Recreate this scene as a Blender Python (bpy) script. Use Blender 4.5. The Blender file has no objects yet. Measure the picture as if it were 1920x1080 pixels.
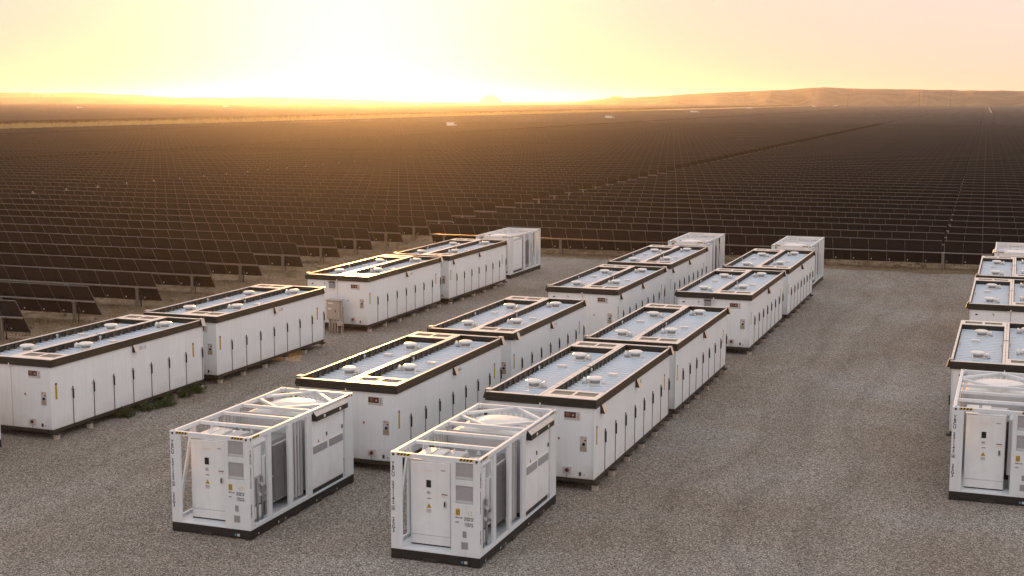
import bpy, math, random
import numpy as np
from mathutils import Vector, Matrix

random.seed(7)
rng = np.random.default_rng(7)
SC = bpy.context.scene
COL = SC.collection
R = math.radians

# ------------------------------------------------------------------ camera
cam_data = bpy.data.cameras.new('camera')
cam = bpy.data.objects.new('camera', cam_data)
COL.objects.link(cam)
CAM_H = 11.617
cam_data.sensor_width = 36.0
cam_data.lens = 36.0 * 2579.0 / 1920.0
cam_data.clip_start = 0.5
cam_data.clip_end = 60000.0
rt = Vector((0.93913195, 0.34354806, 0.00242905))
up = Vector((-0.0487573, 0.12627881, 0.99079584))
fw = Vector((-0.34007925, 0.93060646, -0.13534294))
m = Matrix((rt, up, -fw)).transposed().to_4x4()
m.translation = Vector((0, 0, CAM_H))
cam.matrix_world = m
SC.camera = cam

# ------------------------------------------------------------------ sky, sun, exposure
SUN_EL, SUN_AZ = 3.2, -26.6          # azimuth measured from +Y, negative towards -X
sun_dir = Vector((math.sin(R(SUN_AZ)) * math.cos(R(SUN_EL)), math.cos(R(SUN_AZ)) * math.cos(R(SUN_EL)), math.sin(R(SUN_EL))))
world = bpy.data.worlds.new('World')
SC.world = world
world.use_nodes = True
wn, wl = world.node_tree.nodes, world.node_tree.links
wn.clear()
sky = wn.new('ShaderNodeTexSky')
sky.sky_type = 'NISHITA'
sky.sun_disc = False
sky.sun_elevation = R(SUN_EL)
sky.sun_rotation = R(SUN_AZ)
sky.altitude = 700.0
sky.air_density = 1.0
sky.dust_density = 1.6
sky.ozone_density = 1.0
bg = wn.new('ShaderNodeBackground')
bg.inputs['Strength'].default_value = 0.15
wo = wn.new('ShaderNodeOutputWorld')
# the photograph holds the whole sky within its range: soften the sky's contrast, keep its colours, add the wide glow round the sun
sepc = wn.new('ShaderNodeSeparateColor')
wl.new(sky.outputs[0], sepc.inputs[0])
comb = wn.new('ShaderNodeCombineColor')
for ch, gv in enumerate((0.085, 0.045, 0.04)):
    gm = wn.new('ShaderNodeMath')
    gm.operation = 'POWER'
    gm.inputs[1].default_value = gv
    wl.new(sepc.outputs[ch], gm.inputs[0])
    wl.new(gm.outputs[0], comb.inputs[ch])
hsv = wn.new('ShaderNodeHueSaturation')
hsv.inputs['Saturation'].default_value = 2.4
wl.new(comb.outputs[0], hsv.inputs['Color'])
tint = wn.new('ShaderNodeMixRGB')
tint.blend_type = 'MULTIPLY'
tint.inputs['Fac'].default_value = 1.0
tint.inputs['Color2'].default_value = (1.0, 0.85, 0.825, 1)
wl.new(hsv.outputs[0], tint.inputs['Color1'])
wtc = wn.new('ShaderNodeTexCoord')
dot = wn.new('ShaderNodeVectorMath')
dot.operation = 'DOT_PRODUCT'
dot.inputs[1].default_value = sun_dir
wl.new(wtc.outputs['Generated'], dot.inputs[0])
sub = wn.new('ShaderNodeMath')
sub.operation = 'SUBTRACT'
sub.inputs[1].default_value = 1.0
wl.new(dot.outputs['Value'], sub.inputs[0])
mul = wn.new('ShaderNodeMath')
mul.operation = 'MULTIPLY'
mul.inputs[1].default_value = 150.0
wl.new(sub.outputs[0], mul.inputs[0])
ex = wn.new('ShaderNodeMath')
ex.operation = 'EXPONENT'
wl.new(mul.outputs[0], ex.inputs[0])
glow = wn.new('ShaderNodeVectorMath')
glow.operation = 'SCALE'
glow.inputs[0].default_value = (0.42, 0.39, 0.34)
wl.new(ex.outputs[0], glow.inputs['Scale'])
add = wn.new('ShaderNodeVectorMath')
add.operation = 'ADD'
wl.new(tint.outputs[0], add.inputs[0])
wl.new(glow.outputs[0], add.inputs[1])
wl.new(add.outputs[0], bg.inputs[0])
wl.new(bg.outputs[0], wo.inputs[0])

sun_data = bpy.data.lights.new('sun', 'SUN')
sun_data.energy = 0.75
sun_data.angle = R(0.53)
sun_data.color = (1.0, 0.45, 0.12)
sun = bpy.data.objects.new('sun', sun_data)
COL.objects.link(sun)
sun.rotation_euler = (-sun_dir).to_track_quat('-Z', 'Y').to_euler()
sun.location = (-30, 60, 60)

SC.view_settings.view_transform = 'Standard'
SC.view_settings.look = 'None'
SC.view_settings.gamma = 1.0
SC.view_settings.use_curve_mapping = False
SC.view_settings.exposure = 2.72
SC.cycles.use_denoising = True
SC.cycles.max_bounces = 6
SC.cycles.diffuse_bounces = 3
SC.cycles.glossy_bounces = 3
SC.cycles.volume_bounces = 0
SC.cycles.sample_clamp_indirect = 6.0

# ------------------------------------------------------------------ materials
MATS = {}


def nodes_of(name):
    mt = bpy.data.materials.new(name)
    mt.use_nodes = True
    nt = mt.node_tree
    return mt, nt, nt.nodes['Principled BSDF']


def paint(name, col, rough=0.5, metal=0.0, var=0.08, scale=3.0, bump=0.0, bscale=40.0, grime=0.0, coat=0.0, spec=0.5, dust=0.0):
    """painted or bare surface: base colour broken by two octaves of noise, uneven gloss, optional dust streaks and fine bump"""
    mt, nt, b = nodes_of(name)
    N, L = nt.nodes, nt.links
    tc = N.new('ShaderNodeTexCoord')
    n1 = N.new('ShaderNodeTexNoise')
    n1.inputs['Scale'].default_value = scale
    n1.inputs['Detail'].default_value = 6
    n1.inputs['Roughness'].default_value = 0.65
    L.new(tc.outputs['Object'], n1.inputs['Vector'])
    rp = N.new('ShaderNodeValToRGB')
    c = Vector(col)
    rp.color_ramp.elements[0].position = 0.3
    rp.color_ramp.elements[1].position = 0.7
    rp.color_ramp.elements[0].color = (*[max(0, x * (1 - var)) for x in c], 1)
    rp.color_ramp.elements[1].color = (*[min(1, x * (1 + var)) for x in c], 1)
    L.new(n1.outputs['Fac'], rp.inputs['Fac'])
    src = rp.outputs['Color']
    if grime > 0:
        mp = N.new('ShaderNodeMapping')
        mp.inputs['Scale'].default_value = (9.0, 9.0, 0.55)
        L.new(tc.outputs['Object'], mp.inputs['Vector'])
        n2 = N.new('ShaderNodeTexNoise')
        n2.inputs['Scale'].default_value = 1.0
        n2.inputs['Detail'].default_value = 4
        L.new(mp.outputs[0], n2.inputs['Vector'])
        mr = N.new('ShaderNodeMapRange')
        mr.inputs['From Min'].default_value = 0.5
        mr.inputs['From Max'].default_value = 0.78
        mr.inputs['To Max'].default_value = grime
        L.new(n2.outputs['Fac'], mr.inputs['Value'])
        mx = N.new('ShaderNodeMixRGB')
        mx.inputs['Color2'].default_value = (0.36, 0.30, 0.23, 1)
        L.new(mr.outputs[0], mx.inputs['Fac'])
        L.new(src, mx.inputs['Color1'])
        src = mx.outputs[0]
    if dust > 0:                       # wind-blown dust sticking to the lowest part, with a ragged upper edge
        sx = N.new('ShaderNodeSeparateXYZ')
        L.new(tc.outputs['Object'], sx.inputs[0])
        n4 = N.new('ShaderNodeTexNoise')
        n4.inputs['Scale'].default_value = 2.6
        n4.inputs['Detail'].default_value = 5
        L.new(tc.outputs['Object'], n4.inputs['Vector'])
        ma = N.new('ShaderNodeMath')
        ma.operation = 'MULTIPLY_ADD'
        ma.inputs[1].default_value = -0.9
        L.new(n4.outputs['Fac'], ma.inputs[0])
        L.new(sx.outputs['Z'], ma.inputs[2])
        mr3 = N.new('ShaderNodeMapRange')
        mr3.inputs['From Min'].default_value = 0.42
        mr3.inputs['From Max'].default_value = -0.15
        mr3.inputs['To Min'].default_value = 0.0
        mr3.inputs['To Max'].default_value = dust
        L.new(ma.outputs[0], mr3.inputs['Value'])
        mx2 = N.new('ShaderNodeMixRGB')
        mx2.inputs['Color2'].default_value = (0.40, 0.34, 0.27, 1)
        L.new(mr3.outputs[0], mx2.inputs['Fac'])
        L.new(src, mx2.inputs['Color1'])
        src = mx2.outputs[0]
    if dust > 0:                       # no two panels left the paint shop quite alike
        oi = N.new('ShaderNodeObjectInfo')
        mo = N.new('ShaderNodeMapRange')
        mo.inputs['To Min'].default_value = 0.955
        mo.inputs['To Max'].default_value = 1.0
        L.new(oi.outputs['Random'], mo.inputs['Value'])
        sc_ = N.new('ShaderNodeVectorMath')
        sc_.operation = 'SCALE'
        L.new(src, sc_.inputs[0])
        L.new(mo.outputs[0], sc_.inputs['Scale'])
        src = sc_.outputs[0]
    L.new(src, b.inputs['Base Color'])
    mr2 = N.new('ShaderNodeMapRange')
    mr2.inputs['To Min'].default_value = max(0.03, rough - 0.1)
    mr2.inputs['To Max'].default_value = min(1, rough + 0.1)
    L.new(n1.outputs['Fac'], mr2.inputs['Value'])
    L.new(mr2.outputs[0], b.inputs['Roughness'])
    b.inputs['Metallic'].default_value = metal
    b.inputs['Specular IOR Level'].default_value = spec
    b.inputs['Coat Weight'].default_value = coat
    if bump > 0:
        n3 = N.new('ShaderNodeTexNoise')
        n3.inputs['Scale'].default_value = bscale
        n3.inputs['Detail'].default_value = 3
        L.new(tc.outputs['Object'], n3.inputs['Vector'])
        bp = N.new('ShaderNodeBump')
        bp.inputs['Strength'].default_value = bump
        bp.inputs['Distance'].default_value = 0.02
        L.new(n3.outputs['Fac'], bp.inputs['Height'])
        L.new(bp.outputs[0], b.inputs['Normal'])
    MATS[name] = mt
    return mt


def ground_mat(name, stops, stone, patch_a, patch_b, bump, tracks=()):
    """loose ground: voronoi stones of random tone over wide patches, with relief"""
    mt, nt, b = nodes_of(name)
    N, L = nt.nodes, nt.links
    tc = N.new('ShaderNodeTexCoord')
    vo = N.new('ShaderNodeTexVoronoi')
    vo.inputs['Scale'].default_value = stone
    L.new(tc.outputs['Object'], vo.inputs['Vector'])
    sep = N.new('ShaderNodeSeparateColor')
    L.new(vo.outputs['Color'], sep.inputs[0])
    rp = N.new('ShaderNodeValToRGB')
    els = rp.color_ramp.elements
    els[0].position, els[0].color = stops[0][0], (*stops[0][1], 1)
    els[1].position, els[1].color = stops[-1][0], (*stops[-1][1], 1)
    for p, c in stops[1:-1]:
        e = els.new(p)
        e.color = (*c, 1)
    L.new(sep.outputs[0], rp.inputs['Fac'])
    big = N.new('ShaderNodeTexNoise')
    big.inputs['Scale'].default_value = 0.12
    big.inputs['Detail'].default_value = 7
    big.inputs['Roughness'].default_value = 0.62
    L.new(tc.outputs['Object'], big.inputs['Vector'])
    pr = N.new('ShaderNodeValToRGB')
    pr.color_ramp.elements[0].position = 0.36
    pr.color_ramp.elements[1].position = 0.66
    pr.color_ramp.elements[0].color = (*patch_a, 1)
    pr.color_ramp.elements[1].color = (*patch_b, 1)
    L.new(big.outputs['Fac'], pr.inputs['Fac'])
    # long faint wheel tracks running along the container rows
    mp = N.new('ShaderNodeMapping')
    mp.inputs['Scale'].default_value = (0.55, 0.035, 1.0)
    mp.inputs['Rotation'].default_value = (0, 0, 0.06)
    L.new(tc.outputs['Object'], mp.inputs['Vector'])
    tr = N.new('ShaderNodeTexNoise')
    tr.inputs['Scale'].default_value = 1.0
    tr.inputs['Detail'].default_value = 4
    L.new(mp.outputs[0], tr.inputs['Vector'])
    trr = N.new('ShaderNodeMapRange')
    trr.inputs['From Min'].default_value = 0.35
    trr.inputs['From Max'].default_value = 0.65
    trr.inputs['To Min'].default_value = 0.92
    trr.inputs['To Max'].default_value = 1.06
    L.new(tr.outputs['Fac'], trr.inputs['Value'])
    m1 = N.new('ShaderNodeMixRGB')
    m1.blend_type = 'MULTIPLY'
    m1.inputs['Fac'].default_value = 1.0
    L.new(rp.outputs['Color'], m1.inputs['Color1'])
    L.new(pr.outputs['Color'], m1.inputs['Color2'])
    m2 = N.new('ShaderNodeVectorMath')
    m2.operation = 'SCALE'
    L.new(m1.outputs[0], m2.inputs[0])
    L.new(trr.outputs[0], m2.inputs['Scale'])
    col_out = m2.outputs[0]
    if tracks:
        wob = N.new('ShaderNodeTexNoise')
        wob.inputs['Scale'].default_value = 0.07
        wob.inputs['Detail'].default_value = 2
        L.new(tc.outputs['Object'], wob.inputs['Vector'])
        sxy = N.new('ShaderNodeSeparateXYZ')
        L.new(tc.outputs['Object'], sxy.inputs[0])
        wx = N.new('ShaderNodeMath')
        wx.operation = 'MULTIPLY_ADD'
        wx.inputs[1].default_value = 7.0
        L.new(wob.outputs['Fac'], wx.inputs[0])
        L.new(sxy.outputs['X'], wx.inputs[2])
        tot = None
        for c_ in tracks:
            sb = N.new('ShaderNodeMath')
            sb.operation = 'SUBTRACT'
            sb.inputs[1].default_value = c_ + 3.5
            L.new(wx.outputs[0], sb.inputs[0])
            ab = N.new('ShaderNodeMath')
            ab.operation = 'ABSOLUTE'
            L.new(sb.outputs[0], ab.inputs[0])
            mk = N.new('ShaderNodeMapRange')
            mk.interpolation_type = 'SMOOTHSTEP'
            mk.inputs['From Min'].default_value = 0.12
            mk.inputs['From Max'].default_value = 0.34
            mk.inputs['To Min'].default_value = 0.90
            mk.inputs['To Max'].default_value = 1.0
            L.new(ab.outputs[0], mk.inputs['Value'])
            if tot is None:
                tot = mk.outputs[0]
            else:
                mm = N.new('ShaderNodeMath')
                mm.operation = 'MULTIPLY'
                L.new(tot, mm.inputs[0])
                L.new(mk.outputs[0], mm.inputs[1])
                tot = mm.outputs[0]
        m3 = N.new('ShaderNodeVectorMath')
        m3.operation = 'SCALE'
        L.new(col_out, m3.inputs[0])
        L.new(tot, m3.inputs['Scale'])
        col_out = m3.outputs[0]
    L.new(col_out, b.inputs['Base Color'])
    b.inputs['Roughness'].default_value = 0.95
    b.inputs['Specular IOR Level'].default_value = 0.25
    v2 = N.new('ShaderNodeTexVoronoi')
    v2.inputs['Scale'].default_value = stone
    L.new(tc.outputs['Object'], v2.inputs['Vector'])
    bp = N.new('ShaderNodeBump')
    bp.invert = True
    bp.inputs['Strength'].default_value = bump
    bp.inputs['Distance'].default_value = 0.03
    L.new(v2.outputs['Distance'], bp.inputs['Height'])
    bp2 = N.new('ShaderNodeBump')
    bp2.inputs['Strength'].default_value = 0.35
    bp2.inputs['Distance'].default_value = 0.5
    L.new(big.outputs['Fac'], bp2.inputs['Height'])
    L.new(bp.outputs[0], bp2.inputs['Normal'])
    L.new(bp2.outputs[0], b.inputs['Normal'])
    MATS[name] = mt
    return mt


paint('white', (0.835, 0.875, 0.905), 0.42, var=0.03, scale=1.1, grime=0.12, dust=0.30, bump=0.04, bscale=6)
paint('white_door', (0.84, 0.88, 0.91), 0.40, var=0.035, scale=1.7, grime=0.10, dust=0.26)
paint('frame_white', (0.71, 0.755, 0.79), 0.36, var=0.04, scale=2.0, grime=0.14)
paint('grey_white', (0.54, 0.56, 0.58), 0.5, var=0.05, scale=2.0, grime=0.16)
paint('mid_grey', (0.27, 0.275, 0.285), 0.55, var=0.08, scale=6.0, grime=0.1)
paint('mesh_grey', (0.36, 0.36, 0.38), 0.6, var=0.30, scale=60.0, bump=0.5, bscale=60)
paint('rim_brown', (0.020, 0.015, 0.009), 0.5, var=0.25, scale=4.0, bump=0.1)
paint('rim_slat', (0.070, 0.050, 0.028), 0.5, var=0.25, scale=5.0)
paint('rail_cream', (0.70, 0.66, 0.60), 0.28, var=0.06, scale=3.0)
paint('roof_metal', (0.57, 0.64, 0.72), 0.22, metal=0.4, var=0.05, scale=0.8)
paint('vent_white', (0.78, 0.77, 0.74), 0.3, var=0.05)
paint('galvanised', (0.50, 0.49, 0.46), 0.35, metal=0.8, var=0.15, scale=12)
paint('black_steel', (0.016, 0.014, 0.013), 0.55, var=0.3, scale=5, bump=0.08)
paint('dark_beam', (0.040, 0.032, 0.025), 0.6, var=0.3, scale=5)
paint('black_rubber', (0.012, 0.012, 0.013), 0.45, var=0.2)
paint('concrete', (0.46, 0.42, 0.36), 0.9, var=0.15, scale=9, bump=0.3)
paint('hatch_beige', (0.36, 0.31, 0.25), 0.6, var=0.18, scale=25, bump=0.4, bscale=70)
paint('yellow', (0.62, 0.43, 0.04), 0.5, var=0.08)
paint('ink', (0.02, 0.02, 0.025), 0.6, var=0.1)
paint('red', (0.13, 0.03, 0.022), 0.5, var=0.1)
paint('sticker_dark', (0.055, 0.022, 0.018), 0.4, var=0.5, scale=14)
paint('sticker_warm', (0.22, 0.10, 0.07), 0.4, var=0.4, scale=20)
paint('sticker_pale', (0.55, 0.52, 0.52), 0.45, var=0.1)
paint('screen', (0.02, 0.022, 0.02), 0.15, var=0.2)
paint('tan_plate', (0.36, 0.31, 0.24), 0.4, var=0.15, scale=20)
paint('blue_tag', (0.06, 0.22, 0.34), 0.4, var=0.1)
paint('pv_back', (0.040, 0.031, 0.031), 0.55, var=0.25, scale=2.2, spec=0.3)
paint('pv_frame', (0.18, 0.16, 0.148), 0.4, metal=0.5, var=0.08)
paint('pv_glass', (0.010, 0.011, 0.014), 0.12, var=0.2)
paint('steel_tube', (0.27, 0.25, 0.24), 0.38, metal=0.85, var=0.2, scale=6)
paint('post_steel', (0.26, 0.23, 0.20), 0.55, metal=0.5, var=0.25, scale=5)
paint('cabinet_tan', (0.42, 0.37, 0.33), 0.5, var=0.06, grime=0.15)
paint('dry_grass', (0.20, 0.145, 0.075), 0.85, var=0.45, scale=0.8)
paint('weed_green', (0.055, 0.075, 0.020), 0.7, var=0.45, scale=3.0)
paint('weed_stem', (0.09, 0.075, 0.03), 0.8)
paint('scrub', (0.34, 0.27, 0.13), 0.9, var=0.35, scale=0.4)
paint('pole_wood', (0.06, 0.045, 0.035), 0.8)
ground_mat('gravel', [(0.0, (0.07, 0.062, 0.055)), (0.3, (0.195, 0.178, 0.158)), (0.7, (0.35, 0.328, 0.30)), (1.0, (0.68, 0.65, 0.61))],
           36.0, (0.77, 0.69, 0.62), (1.02, 1.01, 1.02), 0.7, tracks=(-8.6, -6.8, -4.9, -27.6, -25.8))
ground_mat('dirt', [(0.0, (0.12, 0.088, 0.058)), (0.5, (0.21, 0.155, 0.105)), (1.0, (0.31, 0.24, 0.165))],
           9.0, (0.72, 0.68, 0.62), (1.1, 1.05, 1.0), 0.6)
ground_mat('track_sand', [(0.0, (0.28, 0.23, 0.17)), (1.0, (0.40, 0.34, 0.26))], 6.0, (0.85, 0.84, 0.82), (1.05, 1.03, 1.0), 0.5)
ground_mat('hill_rock', [(0.0, (0.10, 0.08, 0.06)), (1.0, (0.19, 0.15, 0.11))], 0.02, (0.7, 0.68, 0.62), (1.1, 1.05, 1.0), 0.3)


# ------------------------------------------------------------------ mesh helpers
class MB:
    """collects quads and triangles with a material slot each; build() turns them into one mesh"""

    def __init__(s):
        s.v, s.f, s.mi, s.mats, s.smooth = [], [], [], [], []

    def slot(s, name):
        if name not in s.mats:
            s.mats.append(name)
        return s.mats.index(name)

    def face(s, pts, mat, smooth=False):
        i = len(s.v)
        s.v += [tuple(p) for p in pts]
        s.f.append(tuple(range(i, i + len(pts))))
        s.mi.append(s.slot(mat))
        s.smooth.append(smooth)

    def box(s, a, b, mat, bev=0.0):
        (x0, y0, z0), (x1, y1, z1) = a, b
        i = len(s.v)
        if bev <= 0:
            s.v += [(x0, y0, z0), (x1, y0, z0), (x1, y1, z0), (x0, y1, z0), (x0, y0, z1), (x1, y0, z1), (x1, y1, z1), (x0, y1, z1)]
            fs = [(0, 3, 2, 1), (4, 5, 6, 7), (0, 1, 5, 4), (1, 2, 6, 5), (2, 3, 7, 6), (3, 0, 4, 7)]
        else:
            e = min(bev, (x1 - x0) * .45, (y1 - y0) * .45, (z1 - z0) * .45)
            X, Y, Z = (x0, x1), (y0, y1), (z0, z1)
            idx = {}
            for a_ in (0, 1):
                for b_ in (0, 1):
                    for c_ in (0, 1):
                        sx, sy, sz = (1, -1)[a_], (1, -1)[b_], (1, -1)[c_]
                        for k, d in enumerate(((0, e, e), (e, 0, e), (e, e, 0))):
                            idx[(a_, b_, c_, k)] = len(s.v) - i
                            s.v.append((X[a_] + sx * d[0], Y[b_] + sy * d[1], Z[c_] + sz * d[2]))
            fs = []
            q = idx
            for a_ in (0, 1):
                f_ = [q[(a_, 0, 0, 0)], q[(a_, 1, 0, 0)], q[(a_, 1, 1, 0)], q[(a_, 0, 1, 0)]]
                fs.append(tuple(f_ if a_ else f_[::-1]))
                f_ = [q[(0, a_, 0, 1)], q[(0, a_, 1, 1)], q[(1, a_, 1, 1)], q[(1, a_, 0, 1)]]
                fs.append(tuple(f_ if a_ else f_[::-1]))
                f_ = [q[(0, 0, a_, 2)], q[(1, 0, a_, 2)], q[(1, 1, a_, 2)], q[(0, 1, a_, 2)]]
                fs.append(tuple(f_ if a_ else f_[::-1]))
            for a_ in (0, 1):
                for b_ in (0, 1):
                    fs.append((q[(a_, b_, 0, 0)], q[(a_, b_, 1, 0)], q[(a_, b_, 1, 1)], q[(a_, b_, 0, 1)]))
                    fs.append((q[(a_, 0, b_, 0)], q[(a_, 1, b_, 0)], q[(a_, 1, b_, 2)], q[(a_, 0, b_, 2)]))
                    fs.append((q[(0, a_, b_, 1)], q[(1, a_, b_, 1)], q[(1, a_, b_, 2)], q[(0, a_, b_, 2)]))
                    for c_ in (0, 1):
                        fs.append((q[(a_, b_, c_, 0)], q[(a_, b_, c_, 1)], q[(a_, b_, c_, 2)]))
            cen = Vector(((x0 + x1) / 2, (y0 + y1) / 2, (z0 + z1) / 2))
            out = []
            for f_ in fs:
                p = [Vector(s.v[i + k]) for k in f_]
                nrm = (p[1] - p[0]).cross(p[2] - p[0])
                if nrm.dot(sum(p, Vector()) / len(p) - cen) < 0:
                    f_ = f_[::-1]
                out.append(f_)
            fs = out
        k = s.slot(mat)
        for f_ in fs:
            s.f.append(tuple(i + j for j in f_))
            s.mi.append(k)
            s.smooth.append(False)
        return s

    def bar(s, p, q, w, h, mat, upv=(0, 0, 1)):
        p, q = Vector(p), Vector(q)
        d = (q - p).normalized()
        u = Vector(upv)
        r = d.cross(u)
        if r.length < 1e-4:
            r = d.cross(Vector((1, 0, 0)))
        r.normalize()
        u = r.cross(d)
        i = len(s.v)
        for e in (p, q):
            for a_, b_ in ((-1, -1), (1, -1), (1, 1), (-1, 1)):
                s.v.append(tuple(e + r * (a_ * w / 2) + u * (b_ * h / 2)))
        k = s.slot(mat)
        for f_ in ((3, 2, 1, 0), (4, 5, 6, 7), (0, 1, 5, 4), (1, 2, 6, 5), (2, 3, 7, 6), (3, 0, 4, 7)):
            s.f.append(tuple(i + j for j in f_))
            s.mi.append(k)
            s.smooth.append(False)
        return s

    def tube(s, p, q, r0, r1, mat, n=12, caps=True):
        p, q = Vector(p), Vector(q)
        d = (q - p).normalized()
        a = d.orthogonal().normalized()
        b = d.cross(a)
        i = len(s.v)
        for e, r in ((p, r0), (q, r1)):
            for k in range(n):
                t = 2 * math.pi * k / n
                s.v.append(tuple(e + a * (r * math.cos(t)) + b * (r * math.sin(t))))
        sl = s.slot(mat)
        for k in range(n):
            s.f.append((i + k, i + (k + 1) % n, i + n + (k + 1) % n, i + n + k))
            s.mi.append(sl)
            s.smooth.append(True)
        if caps:
            s.f.append(tuple(i + k for k in reversed(range(n))))
            s.f.append(tuple(i + n + k for k in range(n)))
            s.mi += [sl, sl]
            s.smooth += [False, False]
        return s

    def lathe(s, c, prof, mat, n=20):
        """prof: list of (radius, z) going up around the vertical axis through c"""
        i = len(s.v)
        for r, z in prof:
            for k in range(n):
                t = 2 * math.pi * k / n
                s.v.append((c[0] + r * math.cos(t), c[1] + r * math.sin(t), c[2] + z))
        sl = s.slot(mat)
        for j in range(len(prof) - 1):
            for k in range(n):
                s.f.append((i + j * n + k, i + j * n + (k + 1) % n, i + (j + 1) * n + (k + 1) % n, i + (j + 1) * n + k))
                s.mi.append(sl)
                s.smooth.append(False)
        j = len(prof) - 1
        s.f.append(tuple(i + j * n + k for k in range(n)))
        s.mi.append(sl)
        s.smooth.append(False)
        return s

    def mesh(s, name):
        me = bpy.data.meshes.new(name)
        me.from_pydata(s.v, [], s.f)
        for mname in s.mats:
            me.materials.append(MATS[mname])
        me.polygons.foreach_set('material_index', s.mi)
        me.polygons.foreach_set('use_smooth', s.smooth)
        me.update()
        return me


def link(name, data, parent=None, loc=None, rotz=None):
    o = bpy.data.objects.new(name, data)
    COL.objects.link(o)
    if parent is not None:
        o.parent = parent
    if loc is not None:
        o.location = loc
    if rotz is not None:
        o.rotation_euler = (0, 0, rotz)
    return o


def part(name, mb, parent, kind=None):
    o = link(name, mb.mesh(name), parent)
    if kind:
        o['kind'] = kind
    return o


def bx(name, a, b, mat, parent, bev=0.0):
    return part(name, MB().box(a, b, mat, bev), parent)


def thing(name, label, cat, loc=(0, 0, 0), rotz=0.0, group=None):
    o = link(name, None, None, loc, rotz)
    o.empty_display_size = 0.3
    tag(o, label, cat, group)
    return o


def tag(o, label, cat, group=None):
    o['label'] = label
    o['category'] = cat
    if group:
        o['group'] = group


def struct(name, mb):
    o = link(name, mb.mesh(name))
    o['kind'] = 'structure'
    return o


def copy_tree(o, parent=None):
    c = o.copy()
    COL.objects.link(c)
    c.parent = parent
    for ch in KIDS.get(o.name, ()) or o.children:
        copy_tree(ch, c)
    return c


KIDS = {}
TEXT_CACHE = {}


def text_mesh(txt, size, mat, stack=False, align='CENTER'):
    """flat lettering in the xz plane facing -y; stack = letters one below the other"""
    key = (txt, size, mat, stack, align)
    if key in TEXT_CACHE:
        return TEXT_CACHE[key]
    cu = bpy.data.curves.new('lettering', 'FONT')
    cu.body = '\n'.join(txt) if stack else txt
    cu.size = size
    cu.align_x = align
    cu.align_y = 'TOP'
    cu.space_line = 0.82 if stack else 0.9
    cu.resolution_u = 3
    cu.offset = size * 0.03
    to = bpy.data.objects.new('lettering_source', cu)
    COL.objects.link(to)
    dg = bpy.context.evaluated_depsgraph_get()
    me = bpy.data.meshes.new_from_object(to.evaluated_get(dg))
    bpy.data.objects.remove(to)
    me.transform(Matrix.Rotation(R(90), 4, 'X'))
    me.materials.clear()
    me.materials.append(MATS[mat])
    me.name = 'lettering'
    TEXT_CACHE[key] = me
    return me


# ------------------------------------------------------------------ the setting: ground, gravel yard, tracks, hills
g = MB()
g.face([(-12000, -3000, 0), (6000, -3000, 0), (6000, 13000, 0), (-12000, 13000, 0)], 'dirt')
struct('ground', g)

pts = []
def edge(a, b, n, amp):
    a, b = Vector(a), Vector(b)
    d = (b - a).normalized()
    nrm = Vector((-d.y, d.x))
    for k in range(n):
        t = k / n
        pts.append(a + (b - a) * t + nrm * (random.uniform(-amp, amp)))
edge((60, -30), (62, 98.5), 12, 0.6)
edge((62, 98.5), (-40.5, 96.2), 130, 0.5)
edge((-40.5, 96.2), (-41.2, 58), 70, 0.55)
edge((-41.2, 58), (-42.5, -30), 90, 0.6)
edge((-42.5, -30), (60, -30), 12, 0.5)
g = MB()
g.face([(p.x, p.y, 0.006) for p in reversed(pts)], 'gravel')
yard = struct('gravel_yard', g)

TH = R(1.2)
UX, UY = math.cos(TH), math.sin(TH)
F0 = (-45.2, 75.0)


def field(u, v):
    return (F0[0] + u * UX - v * UY, F0[1] + u * UY + v * UX)


def strip(name, u0, u1, v0, v1, z, mat, n=120, amp=1.5):
    g = MB()
    prev = None
    for k in range(n + 1):
        v = v0 + (v1 - v0) * k / n
        a = field(u0 + random.uniform(-amp, amp), v)
        b = field(u1 + random.uniform(-amp, amp), v)
        if prev:
            g.face([(*prev[0], z), (*prev[1], z), (*b, z), (*a, z)], mat)
        prev = (a, b)
    return struct(name, g)


strip('scrub_path', -364.5, -263.5, 220, 2400, 0.006, 'track_sand')
strip('far_track', 47.0, 49.0, 1250, 3040, 0.006, 'track_sand', 80, 0.4)


def ridge(name, prof, depth, mat='hill_rock', n=90, rough=0.05):
    """a hill range: prof = list of (azimuth deg, height m) at a distance; a skirted ridge with depth"""
    dist, P = prof
    az = np.linspace(P[0][0], P[-1][0], n)
    hh = np.interp(az, [p[0] for p in P], [p[1] for p in P])
    hh = hh * (1 + rough * np.interp(az, np.linspace(az[0], az[-1], n // 3), rng.normal(0, 1, n // 3)))
    rows = []
    for t, s in ((0.0, 0.0), (0.25, 0.45), (0.5, 0.86), (0.72, 1.0), (1.0, 0.0)):
        row = []
        for a, h_ in zip(az, hh):
            d = dist + depth * (t - 0.72) * (1 + 0.15 * math.sin(a * 3.1))
            j = 1 + (rough * rng.normal() if 0 < s < 1 else 0)
            row.append((d * math.sin(R(a)), d * math.cos(R(a)), h_ * s * j - (3 if s == 0 else 0)))
        rows.append(row)
    g = MB()
    for r0, r1 in zip(rows, rows[1:]):
        for k in range(n - 1):
            g.face([r0[k], r0[k + 1], r1[k + 1], r1[k]], mat, True)
    return struct(name, g)


def az_of(px):
    return -20.093 + math.degrees(math.atan((px - 960) / 2579.0 / 1.0))


def hpix(d, px_high):
    return d * px_high / 2579.0 + CAM_H


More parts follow.
